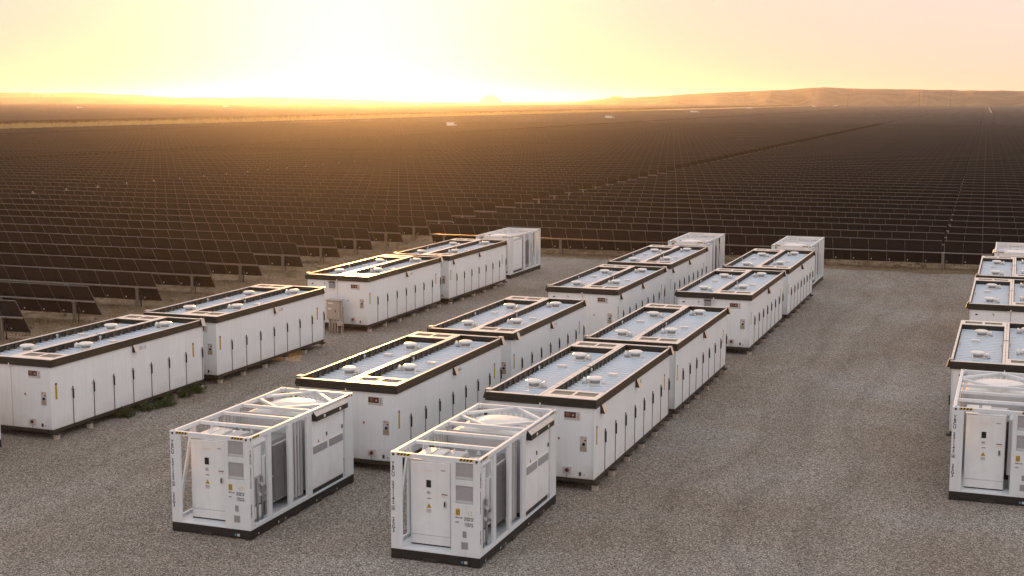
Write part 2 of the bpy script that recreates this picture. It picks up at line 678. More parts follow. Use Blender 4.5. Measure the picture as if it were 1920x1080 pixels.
D1 = 4000.0
ridge('hill', (D1, [(az_of(1040), 0), (az_of(1140), hpix(D1, 4)), (az_of(1230), hpix(D1, 8)), (az_of(1330), hpix(D1, 15)), (az_of(1420), hpix(D1, 18)),
                    (az_of(1480), hpix(D1, 21)), (az_of(1540), hpix(D1, 25)), (az_of(1600), hpix(D1, 22)), (az_of(1700), hpix(D1, 21)),
                    (az_of(1800), hpix(D1, 19)), (az_of(1920), hpix(D1, 18)), (6, hpix(D1, 14)), (10, 0)]), 1100, n=240, rough=0.012)
D2 = 5600.0
ridge('hill', (D2, [(az_of(1128), 0), (az_of(1140), hpix(D2, 5)), (az_of(1150), hpix(D2, 9)), (az_of(1162), hpix(D2, 8)), (az_of(1178), 0)]), 500, n=30)
ridge('hill', (D2 + 600, [(az_of(896), 0), (az_of(908), hpix(D2, 8)), (az_of(919), hpix(D2, 11)), (az_of(928), hpix(D2, 9)), (az_of(944), 0)]), 500, n=30)
ridge('hill', (D2 + 900, [(-47, 0), (-43, hpix(D2, 12)), (az_of(20), hpix(D2, 15)), (az_of(90), hpix(D2, 11)), (az_of(150), hpix(D2, 13)),
                          (az_of(240), hpix(D2, 11)), (az_of(320), hpix(D2, 5)), (az_of(430), 0)]), 900, n=70)
ridge('rise', (4300.0, [(-47, hpix(4300, 2)), (az_of(0), hpix(4300, 2.5)), (az_of(140), hpix(4300, 4)), (az_of(250), hpix(4300, 3)), (az_of(420), hpix(4300, 3.0)),
                        (az_of(490), hpix(4300, 4.5)), (az_of(620), hpix(4300, 2.5)), (az_of(800), 5), (az_of(900), 0)]), 2200, mat='dirt', n=90, rough=0.0)

# ------------------------------------------------------------------ battery containers
BW, BL_, BZ0, BZ1 = 3.40, 9.34, 0.36, 2.57
ROW_DOOR_Y = [1.10 + 1.165 * k for k in range(8)]


def build_container():
    t = thing('battery_container', 'x', 'battery container')
    W, L = BW, BL_
    # base, feet
    b = MB()
    for x0 in (0.03, W - 0.17):
        b.box((x0, 0.03, 0.235), (x0 + 0.14, L - 0.03, BZ0 - 0.003), 'dark_beam', 0.008)
    for y in (0.031, 3.0, 6.2, L - 0.171):
        b.box((0.171, y, 0.245), (W - 0.171, y + 0.14, BZ0 - 0.006), 'dark_beam')
    part('base_frame', b, t)
    foot = MB()
    foot.box((-0.09, -0.08, -0.05), (0.09, 0.08, 0.185), 'concrete', 0.012)
    foot.box((-0.13, -0.14, 0.185), (0.13, 0.14, 0.237), 'dark_beam')
    fm = foot.mesh('foot')
    for y in (0.20, 2.0, 3.8, 5.6, 7.4, L - 0.20):
        for x in (0.03, W - 0.03):
            link('foot', fm, t, (x, y, 0))
    # the body, two modules back to back with a joint between them
    b = MB()
    b.box((0.02, 0.02, BZ0), (W / 2 - 0.006, L - 0.02, BZ1), 'white', 0.012)
    b.box((W / 2 + 0.006, 0.02, BZ0), (W - 0.02, L - 0.02, BZ1), 'white', 0.012)
    body = part('body', b, t)
    # end panels: lightly ribbed sheets
    for sgn, y in ((-1, 0.02), (1, L - 0.02)):
        for x0, x1 in ((0.05, W / 2 - 0.02), (W / 2 + 0.02, W - 0.05)):
            e = MB()
            ya, yb = (y - 0.012, y + 0.002) if sgn < 0 else (y - 0.002, y + 0.012)
            e.box((x0, ya, BZ0 + 0.03), (x1, yb, BZ1 - 0.03), 'white', 0.006)
            for k in range(5):
                xr = x0 + 0.16 + k * 0.30
                yc = (ya - 0.005, ya + 0.001) if sgn < 0 else (yb - 0.001, yb + 0.005)
                e.box((xr, yc[0], BZ0 + 0.06), (xr + 0.13, yc[1], 1.95), 'white', 0.004)
            part('end_panel', e, t)
    # doors with handle and locking rod on both long sides
    dm = MB().box((0, 0.003, BZ0 + 0.025), (0.022, 1.162, BZ1 - 0.06), 'white_door', 0.003).mesh('door')
    hm = MB()
    hm.box((0, -0.022, 1.27), (0.055, 0.022, 1.62), 'black_rubber', 0.012)
    hm.box((0, -0.011, 1.62), (0.03, 0.011, 1.70), 'black_rubber')
    hm.box((0, -0.10, 1.585), (0.022, -0.022, 1.603), 'galvanised')
    hm.box((0, -0.10, 1.64), (0.022, -0.012, 1.652), 'galvanised')
    hm = hm.mesh('handle')
    rm = MB().box((0, -0.014, BZ0 + 0.01), (0.012, 0.014, 1.268), 'ink').mesh('locking_rod')
    for side in (0, 1):
        for k, y in enumerate(ROW_DOOR_Y):
            if side == 0:
                d = link('door', dm, t, (W - 0.02 - 0.0005, y - 1.165, 0))
                off = 1.165
            else:
                d = link('door', dm, t, (0.02 + 0.0005, L - (y - 1.165), 0), math.pi)
                off = 1.165
            link('handle', hm, d, (0.022, off - 0.002, 0))
            link('locking_rod', rm, d, (0.0235, off - 0.002, 0))
    # corner post strips close the ends of the sides
    for x0, x1, y0, y1 in ((W - 0.02, W + 0.004, 9.262, L - 0.004), (-0.004, 0.02, 0.004, L - 9.262)):
        bx('corner_post', (x0, y0, BZ0 + 0.02), (x1, y1, BZ1 - 0.05), 'white', t, 0.005)
    # yellow warning strips, one at each end of each side
    ws = MB()
    ws.box((0, -0.055, 1.40), (0.003, 0.055, 1.90), 'yellow')
    ws.box((0, -0.055, 1.903), (0.0032, 0.055, 1.975), 'red')
    for k in range(9):
        z = 1.43 + k * 0.05
        ws.box((0.003, -0.044, z), (0.0042, 0.044 - 0.03 * random.random(), z + 0.019), 'ink')
    wm = ws.mesh('warning_label')
    for y in (0.22, 8.62):
        link('warning_label', wm, t, (W + 0.0025, y, 0))
        link('warning_label', wm, t, (-0.0025, L - y, 0), math.pi)
    # dark rim: two-tier end bands, louvred side bands with a bright rail on top
    ox, z0, z1 = 0.055, 2.555, 2.832
    r = MB()
    for y0, y1 in ((-0.055, 0.05), (L - 0.05, L + 0.055)):
        r.box((-ox, y0, z0 + 0.10), (W + ox, y1, z1 - 0.02), 'rim_brown', 0.01)
        yo = (y0 - 0.018, y1) if y0 < 1 else (y0, y1 + 0.018)
        r.box((-ox - 0.018, yo[0], z0), (W + ox + 0.018, yo[1], z0 + 0.098), 'rim_brown', 0.01)
    for x0, x1 in ((-ox, 0.0), (W, W + ox)):
        r.box((x0, 0.052, z0), (x1, L - 0.052, z0 + 0.045), 'rim_brown')
        r.box((x0 + 0.002, 0.052, z1 - 0.055), (x1 - 0.002, L - 0.052, z1 - 0.021), 'rim_brown')
        xi = (x0 + 0.03, x1) if x0 < 0 else (x0, x1 - 0.03)
        r.box((xi[0], 0.052, z0 + 0.045), (xi[1], L - 0.052, z1 - 0.055), 'rim_brown')
    part('roof_rim', r, t)
    s = MB()
    n = 84
    for k in range(n):
        y = 0.10 + (L - 0.2) * k / (n - 1)
        s.bar((W + 0.030, y - 0.030, (z0 + z1) / 2 - 0.005), (W + 0.052, y + 0.026, (z0 + z1) / 2 - 0.005), 0.006, 0.185, 'rim_slat')
        s.bar((-0.030, y - 0.030, (z0 + z1) / 2 - 0.005), (-0.052, y + 0.026, (z0 + z1) / 2 - 0.005), 0.006, 0.185, 'rim_slat')
    part('louvre', s, t, 'stuff')
    c = MB()
    for x0, x1 in ((-ox - 0.006, 0.012), (W - 0.012, W + ox + 0.006)):
        c.box((x0, 0.062, z1 - 0.02), (x1, L - 0.062, z1), 'rail_cream', 0.005)
    for y0, y1 in ((-0.062, 0.058), (L - 0.058, L + 0.062)):
        c.box((-ox - 0.006, y0, z1 - 0.0195), (W + ox + 0.006, y1, z1 + 0.001), 'rail_cream', 0.005)
    part('rail', c, t)
    # middle double wall
    d = MB()
    for x0, x1 in ((W / 2 - 0.085, W / 2 - 0.012), (W / 2 + 0.012, W / 2 + 0.085)):
        d.box((x0, 0.06, BZ1), (x1, L - 0.06, z1 - 0.022), 'rim_brown')
        d.box((x0 - 0.006, 0.061, z1 - 0.0215), (x1 + 0.004, L - 0.061, z1 - 0.002), 'rail_cream', 0.005)
    d.box((W / 2 - 0.09, 4.83, z1 - 0.05), (W / 2 + 0.09, 4.89, z1 + 0.006), 'dark_beam')
    part('middle_rail', d, t)
    # inner ribs of the wells
    ri = MB()
    for x in (0.004, W - 0.03, W / 2 - 0.112, W / 2 + 0.086):
        for k in range(19):
            y = 0.35 + k * 0.48
            ri.box((x, y, BZ1 + 0.03), (x + 0.026, y + 0.12, z1 - 0.06), 'rim_slat')
    part('well_ribs', ri, t, 'stuff')
    # corrugated roof sheets
    for x0, x1, y0, y1 in ((0.03, W / 2 - 0.115, 0.06, L - 1.0), (W / 2 + 0.115, W - 0.03, 1.0, L - 0.06)):
        p = MB()
        zb, pitch = 2.598, 0.335
        n = int((y1 - y0) / pitch)
        pitch = (y1 - y0) / n
        prof = []
        for k in range(n):
            ya = y0 + k * pitch
            prof += [(ya, zb), (ya + pitch * 0.60, zb), (ya + pitch * 0.68, zb + 0.034), (ya + pitch * 0.90, zb + 0.034)]
        prof.append((y1, zb))
        for (ya, za), (yb, zb2) in zip(prof, prof[1:]):
            p.face([(x0, ya, za), (x1, ya, za), (x1, yb, zb2), (x0, yb, zb2)], 'roof_metal')
        part('roof_sheet', p, t)
    # end platforms with two screened hatches
    for x0, y0, flip in ((W / 2 + 0.086, 0.059, 0), (0.0125, L - 1.0, 1)):
        wd = W / 2 - 0.099
        p = MB()
        dpt = 0.94
        fx = [0.0, 0.10, wd / 2 - 0.045, wd / 2 + 0.045, wd - 0.10, wd]
        ya, yb = 0.27, 0.80
        z = z1 - 0.024
        p.box((x0, y0, z), (x0 + wd, y0 + ya, z1 - 0.003), 'rail_cream')
        p.box((x0, y0 + yb, z), (x0 + wd, y0 + dpt, z1 - 0.003), 'rail_cream')
        for a_, b_ in ((0, 1), (2, 3), (4, 5)):
            p.box((x0 + fx[a_], y0 + ya, z), (x0 + fx[b_], y0 + yb, z1 - 0.003), 'rail_cream')
        ye = y0 + dpt if not flip else y0
        p.box((x0, ye - 0.03 if not flip else ye, BZ1), (x0 + wd, ye if not flip else ye + 0.03, z - 0.001), 'rim_brown')
        po = part('platform', p, t)
        for a_, b_ in ((1, 2), (3, 4)):
            h_ = MB()
            h_.box((x0 + fx[a_] - 0.004, y0 + ya - 0.004, z - 0.03), (x0 + fx[b_] + 0.004, y0 + yb + 0.004, z - 0.012), 'hatch_beige')
            for k in range(6):
                yy = y0 + ya + 0.05 + k * 0.08
                h_.box((x0 + fx[a_] + 0.02, yy, z - 0.0125), (x0 + fx[b_] - 0.02, yy + 0.02, z - 0.004), 'hatch_beige')
            part('hatch', h_, po)
    # roof ventilators, junction boxes and lifting eyes
    vb = MB()
    vb.lathe((0, 0, 0), [(0.21, 0.0), (0.21, 0.035), (0.15, 0.05), (0.15, 0.15)], 'vent_white', 18)
    vb = vb.mesh('roof_ventilator')
    vc = MB()
    vc.lathe((0, 0, 0), [(0.155, 0.14), (0.24, 0.185), (0.255, 0.20), (0.255, 0.225), (0.20, 0.255), (0.06, 0.27)], 'vent_white', 16)
    vc = vc.mesh('cap')
    vn = MB()
    vn.lathe((0, 0, 0), [(0.152, 0.06), (0.152, 0.138)], 'mid_grey', 18)
    vn = vn.mesh('screen')
    vp = MB()
    vp.tube((0.14, 0.02, 0.09), (0.30, 0.03, 0.11), 0.035, 0.035, 'vent_white', 10)
    vp.tube((0.29, 0.03, 0.11), (0.40, 0.04, 0.135), 0.075, 0.11, 'vent_white', 12)
    vp.tube((0.26, 0.03, 0.0), (0.26, 0.03, 0.10), 0.02, 0.02, 'galvanised', 8)
    vp = vp.mesh('outlet')
    for x, y, rz in ((0.78, 2.0, 0), (0.78, 6.9, 0), (W - 0.92, 3.1, math.pi), (W - 0.92, 8.1, math.pi)):
        v = link('roof_ventilator', vb, t, (x, y, 2.60), rz)
        link('cap', vc, v)
        link('screen', vn, v)
        link('outlet', vp, v)
    jb = MB().box((-0.12, -0.09, 0), (0.12, 0.09, 0.10), 'vent_white', 0.02)
    jb.box((-0.14, -0.11, 0.10), (0.14, 0.11, 0.115), 'vent_white')
    jm = jb.mesh('junction_box')
    for x, y in ((0.62, 5.35), (2.66, 4.5)):
        link('junction_box', jm, t, (x, y, 2.60))
    lg = MB()
    lg.box((-0.012, -0.05, 0), (0.012, 0.05, 0.10), 'galvanised', 0.005)
    n = 12
    for k in range(n):
        a0, a1 = math.pi * k / n, math.pi * (k + 1) / n
        lg.bar((0, 0.05 * math.cos(a0), 0.10 + 0.05 * math.sin(a0)), (0, 0.05 * math.cos(a1), 0.10 + 0.05 * math.sin(a1)), 0.024, 0.03, 'frame_white')
    lm = lg.mesh('lifting_eye')
    for x, y in ((0.09, 4.55), (W / 2 + 0.15, 4.80), (W / 2 - 0.15, 4.55), (W - 0.09, 4.80)):
        link('lifting_eye', lm, t, (x, y, 2.62))
    # folded corner brackets: a wedge with a sloping plate
    wg = MB()
    def wedge(mb, zt, zb_, wd, dp):
        a = [(0, 0, zt), (0.05, 0, zt), (dp, 0, zb_), (0, 0, zb_)]
        bb = [(x, wd, z) for x, _, z in a]
        mb.face(a, 'dark_beam')
        mb.face(bb[::-1], 'dark_beam')
        mb.face([a[1], bb[1], bb[2], a[2]][::-1], 'galvanised')
        mb.face([a[0], bb[0], bb[1], a[1]][::-1], 'dark_beam')
        mb.face([a[2], bb[2], bb[3], a[3]][::-1], 'dark_beam')
        mb.face([a[3], bb[3], bb[0], a[0]][::-1], 'dark_beam')
    wedge(wg, 0.0, -0.27, 0.26, 0.15)
    wg = wg.mesh('bracket')
    link('bracket', wg, t, (W + 0.004, 4.60, 2.553))
    link('bracket', wg, t, (-0.004, L - 4.60, 2.553), math.pi)
    wh = MB()
    wedge(wh, 0.0, -0.27, 0.24, 0.13)
    wh.box((-0.10, 0, 0.0), (0.05, 0.24, 0.02), 'galvanised')
    wh = wh.mesh('bracket')
    link('bracket', wh, t, (W + ox + 0.004, L - 0.28, 2.86))
    link('bracket', wh, t, (-ox - 0.004, 0.28, 2.86), math.pi)
    # hook plate bridging the joint under the rim
    h_ = MB()
    h_.box((W / 2 - 0.16, -0.082, 2.535), (W / 2 + 0.16, -0.05, 2.552), 'vent_white')
    h_.box((W / 2 - 0.02, -0.078, 2.552), (W / 2 + 0.02, -0.074, 2.62), 'vent_white')
    part('joint_plate', h_, t)
    # fittings of the two service ends
    y = 0.02 - 0.0135
    for flip in (0, 1):
        piv = []
        q = MB()
        q.box((2.44, y - 0.008, 2.14), (2.94, y - 0.001, 2.40), 'sticker_pale')
        q.box((2.45, y - 0.010, 2.215), (2.81, y - 0.008, 2.39), 'sticker_dark')
        q.tube((2.72, y - 0.008, 2.30), (2.72, y - 0.0125, 2.30), 0.05, 0.05, 'sticker_warm', 14)
        q.tube((2.725, y - 0.0125, 2.295), (2.725, y - 0.0135, 2.295), 0.022, 0.022, 'sticker_pale', 12)
        q.tube((2.56, y - 0.008, 2.315), (2.56, y - 0.0115, 2.315), 0.065, 0.065, 'sticker_warm', 14)
        for k in range(3):
            q.tube((2.875, y - 0.008, 2.32 - k * 0.055), (2.875, y - 0.0105, 2.32 - k * 0.055), 0.016, 0.016, 'ink', 10)
        piv.append(('picture_sticker', q, None))
        q = MB()
        q.box((2.94, y - 0.012, 1.21), (3.16, y - 0.001, 1.68), 'sticker_pale', 0.004)
        piv.append(('control_plate', q, [
            ('switch', MB().tube((3.065, y - 0.012, 1.44), (3.065, y - 0.05, 1.44), 0.052, 0.045, 'black_rubber', 14)),
            ('lamp', MB().tube((3.02, y - 0.012, 1.63), (3.02, y - 0.03, 1.63), 0.018, 0.016, 'ink', 10)),
            ('lamp', MB().tube((3.12, y - 0.012, 1.63), (3.12, y - 0.03, 1.63), 0.026, 0.022, 'yellow', 10)),
            ('indicator', MB().box((3.07, y - 0.02, 1.535), (3.15, y - 0.0125, 1.575), 'red', 0.004)),
            ('name_plate', MB().box((2.95, y - 0.018, 1.215), (3.15, y - 0.0125, 1.375), 'tan_plate', 0.003))]))
        q = MB()
        q.box((2.42, y - 0.05, 0.50), (2.68, y - 0.001, 0.72), 'sticker_pale', 0.012)
        piv.append(('socket_box', q, [('plug', MB().tube((2.555, y - 0.05, 0.61), (2.555, y - 0.09, 0.61), 0.065, 0.05, 'red', 16)),
                                      ('cable', MB().tube((2.545, y - 0.02, 0.50), (2.545, y - 0.02, 0.37), 0.008, 0.008, 'mid_grey', 8))]))
        piv.append(('outlet', MB().box((2.93, y - 0.04, 0.46), (2.99, y - 0.001, 0.57), 'ink', 0.006), None))
        piv.append(('earth_bolt', MB().tube((3.09, y - 0.001, 0.495), (3.09, y - 0.03, 0.495), 0.022, 0.02, 'tan_plate', 8), None))
        piv.append(('sensor', MB().box((2.26, y - 0.03, 1.53), (2.31, y - 0.001, 1.59), 'sticker_warm', 0.004), None))
        piv.append(('sensor', MB().box((0.24, y - 0.03, 2.31), (0.33, y - 0.001, 2.37), 'ink', 0.004), None))
        piv.append(('hook', MB().bar((1.0, y - 0.02, 2.32), (1.0, y - 0.02, 2.40), 0.012, 0.03, 'mid_grey').bar((1.0, y - 0.02, 2.395), (0.94, y - 0.02, 2.395), 0.012, 0.03, 'mid_grey'), None))
        for name, mb, subs in piv:
            me = mb.mesh(name)
            loc, rz = ((0, 0, 0), 0.0) if not flip else ((W, L, 0), math.pi)
            o = link(name, me, t, loc, rz)
            for sn, smb in subs or ():
                part(sn, smb, o)
    return t


proto = build_container()
proto_children = list(proto.children)

CONTAINERS = [
    ('A1', -33.949, 37.855, 'white battery container with green weeds along its base', 'X5-12'),
    ('A2', -33.809, 48.030, 'white battery container between the weedy container and the tan cable cabinet', 'U-07'),
    ('A3', -33.663, 61.744, 'white battery container standing just behind the tan cable cabinet', 'X5-16'),
    ('A4', -33.470, 71.855, 'white battery container between the one behind the tan cabinet and that row\'s end skid', ''),
    ('B1', -21.175, 38.145, 'white battery container directly behind the frame skid lettered YBCU-221125', '3M1-'),
    ('B2', -21.133, 48.548, 'second white battery container behind the frame skid lettered YBCU-221125', '21-A'),
    ('B3', -20.703, 61.722, 'third white battery container behind skid YBCU-221125, first after the gravel gap', '21-8'),
    ('B4', -20.787, 72.572, 'fourth white battery container behind skid YBCU-221125, touching that row\'s end skid', ''),
    ('C1', -14.795, 38.377, 'white battery container directly behind the frame skid lettered YBCU-221142', '3M2-'),
    ('C2', -14.746, 48.557, 'second white battery container behind the frame skid lettered YBCU-221142', ''),
    ('C3', -14.518, 62.244, 'third white battery container behind skid YBCU-221142, first after the gravel gap', ''),
    ('C4', -14.434, 72.755, 'fourth white battery container behind skid YBCU-221142, touching that row\'s end skid', ''),
    ('D1', -1.736, 48.615, 'white battery container directly behind the frame skid lettered YBCU-221145', ''),
    ('D2', -1.616, 63.084, 'second white battery container behind the frame skid lettered YBCU-221145', ''),
    ('D3', -1.541, 73.650, 'third white battery container behind skid YBCU-221145, touching that row\'s end skid', ''),
]
KIDS[proto.name] = proto_children
for ch in proto_children:
    KIDS[ch.name] = list(ch.children)
containers = {}
for i, (key, x, y, lab, txt) in enumerate(CONTAINERS):
    o = proto if i == 0 else None
    if o is None:
        o = proto.copy()
        COL.objects.link(o)
        for ch in proto_children:
            c = ch.copy()
            COL.objects.link(c)
            c.parent = o
            for gch in KIDS[ch.name]:
                d = gch.copy()
                COL.objects.link(d)
                d.parent = c
    o.location = (x, y, 0)
    o['label'] = lab
    o['group'] = 'white battery containers in four rows'
    containers[key] = (o, txt)
for key, (o, txt) in containers.items():
    if txt:
        l_ = link('lettering', text_mesh(txt, 0.17, 'mid_grey'), o, (BW + 0.0035, 5.25, 2.44), R(90))
    if key in ('C1', 'B3', 'B2', 'A4', 'B4'):
        src = [c for c in proto_children if c.name.startswith('bracket')][0]
        link('bracket', src.data, o, (BW + 0.004, 0.55, 2.553) if key != 'B2' else (BW + 0.06, 0.2, 2.80))
    if key in ('A3', 'C3'):
        q = MB().box((1.28, -0.16, 2.18), (1.56, 0.005, 2.50), 'mid_grey', 0.02)
        q.box((1.26, -0.18, 2.46), (1.58, -0.005, 2.50), 'rim_brown', 0.01)
        part('fan_box', q, o)

# ------------------------------------------------------------------ inverter frame skids
SW, SL, SH = 2.438, 6.058, 2.795


def build_skid():
    t = thing('inverter_skid', 'x', 'inverter skid')
    W, L, H = SW, SL, SH
    b = MB()
    b.box((0, 0, 0.035), (W, 0.10, 0.262), 'black_steel', 0.006)
    b.box((0, L - 0.10, 0.035), (W, L, 0.262), 'black_steel', 0.006)
    for x in (0, W - 0.10):
        b.box((x, 0.101, 0.045), (x + 0.10, L - 0.101, 0.261), 'black_steel', 0.006)
    for x in (-0.004, W - 0.196):
        for y in (-0.004, L - 0.196):
            b.box((x, y, -0.03), (x + 0.2, y + 0.2, 0.13), 'black_steel', 0.01)
    for y in (1.5, 2.35, 3.7, 4.55):
        b.box((W - 0.012, y, -0.02), (W + 0.012, y + 0.26, 0.14), 'dark_beam', 0.006)
        b.box((-0.012, y, -0.02), (0.012, y + 0.26, 0.14), 'dark_beam', 0.006)
    b.box((0.9, -0.010, -0.02), (1.25, 0.02, 0.10), 'dark_beam', 0.006)
    base = part('base', b, t)
    q = MB().box((2.02, -0.0075, 0.08), (2.10, -0.005, 0.15), 'sticker_pale')
    part('tag', q, base)
    part('tag', MB().tube((1.965, -0.0045, 0.115), (1.965, -0.0075, 0.115), 0.034, 0.034, 'blue_tag', 14), base)
    for y in (0.35, 1.42, 1.80, 3.62, 4.9):
        part('tag', MB().box((W + 0.0125, y, 0.07), (W + 0.0145, y + 0.05, 0.13), 'sticker_pale'), base)
    part('deck', MB().box((0.004, 0.004, 0.263), (W - 0.004, L - 0.004, 0.30), 'frame_white', 0.004), t)
    # corner posts
    p = MB()
    p.box((0, 0, 0.301), (0.32, 0.055, H - 0.125), 'frame_white', 0.008)
    p.box((0, 0.056, 0.301), (0.055, 0.26, H - 0.125), 'frame_white', 0.008)
    part('corner_post', p, t)
    p = MB()
    p.box((W - 0.06, L - 0.53, 0.301), (W, L - 0.06, H - 0.125), 'frame_white', 0.008)
    p.box((W - 0.20, L - 0.059, 0.301), (W, L, H - 0.125), 'frame_white', 0.008)
    part('corner_post', p, t)
    p = MB()
    p.box((0, L - 0.53, 0.301), (0.06, L - 0.06, H - 0.125), 'frame_white', 0.008)
    p.box((0, L - 0.059, 0.301), (0.20, L, H - 0.125), 'frame_white', 0.008)
    part('corner_post', p, t)
    # front service panel with two screened windows
    p = MB()
    y0, y1 = 0.0, 0.05
    p.box((1.66, y0, 0.301), (W, y1, 1.63), 'frame_white', 0.006)
    p.box((1.66, y0, 1.6305), (1.79, y1, H - 0.125), 'frame_white', 0.006)
    p.box((2.255, y0, 1.6305), (W, y1, H - 0.125), 'frame_white', 0.006)
    p.box((1.7905, y0, 2.09), (2.2545, y1, 2.24), 'frame_white', 0.006)
    p.box((W - 0.055, 0.051, 0.301), (W, 0.20, H - 0.125), 'frame_white', 0.006)
    sp = part('service_panel', p, t)
    for z0, z1 in ((1.632, 2.088), (2.242, H - 0.127)):
        w_ = MB().box((1.788, 0.030, z0 - 0.005), (2.257, 0.040, z1 + 0.003), 'mesh_grey')
        w_.box((1.80, 0.012, z0 + 0.01), (2.245, 0.031, z0 + 0.075), 'grey_white', 0.004)
        part('screen', w_, sp)
    q = MB()
    q.box((1.79, -0.004, 1.32), (1.905, 0.0, 1.495), 'yellow')
    q.box((1.80, -0.0055, 1.335), (1.808, -0.004, 1.48), 'ink')
    q.box((1.887, -0.0055, 1.335), (1.895, -0.004, 1.48), 'ink')
    q.bar((1.848, -0.005, 1.475), (1.815, -0.005, 1.42), 0.002, 0.010, 'ink', (1, 0, 0))
    q.bar((1.848, -0.005, 1.475), (1.882, -0.005, 1.42), 0.002, 0.010, 'ink', (1, 0, 0))
    q.bar((1.815, -0.005, 1.418), (1.882, -0.005, 1.418), 0.002, 0.010, 'ink')
    q.box((1.82, -0.0055, 1.35), (1.876, -0.004, 1.368), 'ink')
    q.box((1.82, -0.0055, 1.38), (1.860, -0.004, 1.395), 'ink')
    part('caution_sticker', q, sp)
    q = MB().tube((2.18, -0.0005, 1.405), (2.18, -0.004, 1.405), 0.075, 0.075, 'vent_white', 20)
    for k in range(3):
        a0 = R(20 + 120 * k)
        for j in range(6):
            a, b_ = a0 + j * R(15), a0 + (j + 1) * R(15)
            q.bar((2.18 + 0.05 * math.cos(a), -0.005, 1.405 + 0.05 * math.sin(a)), (2.18 + 0.05 * math.cos(b_), -0.005, 1.405 + 0.05 * math.sin(b_)), 0.002, 0.014, 'ink', (0, 1, 0))
    part('round_sticker', q, sp)
    for txt, x, z, sz in (('MAX GR', 1.785, 1.29, 0.05), ('NET.', 1.785, 1.17, 0.05), ('30,500 KG\n67,240 LB', 2.02, 1.30, 0.058), ('5,230 KG\n11,530 LB', 2.03, 1.155, 0.058)):
        link('lettering', text_mesh(txt, sz, 'ink', align='LEFT'), sp, (x, -0.003, z))
    part('small_plate', MB().box((1.975, -0.004, 0.76), (2.08, -0.0005, 0.925), 'mid_grey'), sp)
    q = MB().box((1.93, -0.006, 0.45), (2.13, -0.0005, 0.66), 'grey_white')
    q.box((1.945, -0.009, 0.47), (2.115, -0.006, 0.64), 'mid_grey')
    part('inspection_plate', q, sp)
    # top ring beam, corner castings, roof members
    p = MB()
    p.box((0.17, 0.004, H - 0.124), (W - 0.17, 0.10, H - 0.008), 'frame_white', 0.006)
    p.box((0.17, L - 0.10, H - 0.124), (W - 0.17, L - 0.004, H - 0.008), 'frame_white', 0.006)
    for x in (0.004, W - 0.094):
        p.box((x, 0.17, H - 0.124), (x + 0.09, L - 0.17, H - 0.008), 'frame_white', 0.006)
    tf = part('top_frame', p, t)
    cc = MB().box((-0.004, -0.004, H - 0.126), (0.172, 0.172, H), 'frame_white', 0.012)
    cc.tube((0.085, -0.0045, H - 0.062), (0.085, 0.0, H - 0.062), 0.036, 0.036, 'ink', 14)
    cc.tube((-0.0045, 0.085, H - 0.062), (0.0, 0.085, H - 0.062), 0.036, 0.036, 'ink', 14)
    cc.tube((0.085, 0.085, H - 0.002), (0.085, 0.085, H + 0.0008), 0.042, 0.042, 'ink', 14)
    cm = cc.mesh('corner_casting')
    for x, y, rz in ((0, 0, 0), (W, 0, 90), (W, L, 180), (0, L, 270)):
        link('corner_casting', cm, t, (x, y, 0), R(rz))
    hz = MB()
    hz.box((0, -0.0015, -0.01), (0.38, 0.0, 0.058), 'yellow')
    for k in range(4):
        x = 0.01 + k * 0.088
        hz.face([(x, -0.0022, -0.009), (x + 0.05, -0.0022, -0.009), (x + 0.085, -0.0022, 0.057), (x + 0.035, -0.0022, 0.057)], 'ink')
    hm = hz.mesh('hazard_stripe')
    for x, y, rz in ((0.18, 0.0035, 0), (W - 0.55, 0.0035, 0), (W - 0.0035, 0.18, 90), (W - 0.0035, L - 0.55, 90), (W - 0.18, L - 0.0035, 180), (0.55, L - 0.0035, 180), (0.0035, 0.55, 270), (0.0035, L - 0.18, 270)):
        link('hazard_stripe', hm, tf, (x, y, H - 0.068), R(rz))
    for y in (1.30, 2.48, 3.56):
        bx('cross_member', (0.0945, y, H - 0.105), (W - 0.0945, y + 0.09, H - 0.015), 'frame_white', t, 0.006)
    zc = H - 0.06
    for a, b_ in (((0.09, 4.55, zc), (1.18, 3.66, zc)), ((0.09, 4.90, zc), (1.15, L - 0.10, zc)), ((W - 0.09, 4.55, zc), (1.26, 3.66, zc)), ((W - 0.09, 4.90, zc), (1.30, L - 0.10, zc))):
        part('roof_brace', MB().bar(a, b_, 0.085, 0.07, 'frame_white'), t)
    # side posts and braces
    for x0, x1 in ((W - 0.08, W), (0, 0.08)):
        for y0, y1 in ((0.98, 1.16), (2.10, 2.30), (3.16, 3.45)):
            bx('side_post', (x0 + 0.001, y0, 0.301), (x1 - 0.001, y1, H - 0.1245), 'frame_white', t, 0.006)
        for y0, y1 in ((0.262, 0.979), (1.161, 2.099), (2.301, 3.159)):
            bx('side_rail', (x0 + 0.006, y0, 0.3005), (x1 - 0.006, y1, 0.375), 'frame_white', t, 0.004)
    part('side_brace', MB().bar((0.045, 0.98, 2.62), (0.045, 0.27, 0.42), 0.05, 0.10, 'frame_white', (0, 1, 0)), t)
    part('side_brace', MB().bar((0.05, 1.20, 0.42), (0.05, 2.08, 2.62), 0.05, 0.10, 'frame_white', (0, 1, 0)), t)
    # switchgear cabinet at the open end
    c = MB().box((0.37, 0.42, 0.302), (1.49, 1.62, 2.53), 'grey_white', 0.015)
    cab = part('switch_cabinet', c, t)
    d = MB().box((0.385, 0.398, 0.58), (1.475, 0.4195, 2.50), 'white_door', 0.008)
    part('door', d, cab)
    dr = cab
    part('plinth', MB().box((0.385, 0.400, 0.335), (1.475, 0.4192, 0.568), 'white_door', 0.006), cab)
    part('painted_gap_shadow', MB().box((0.39, 0.404, 0.306), (1.47, 0.4195, 0.333), 'ink'), cab)  # solid ink strip: the shade below the plinth put in as colour
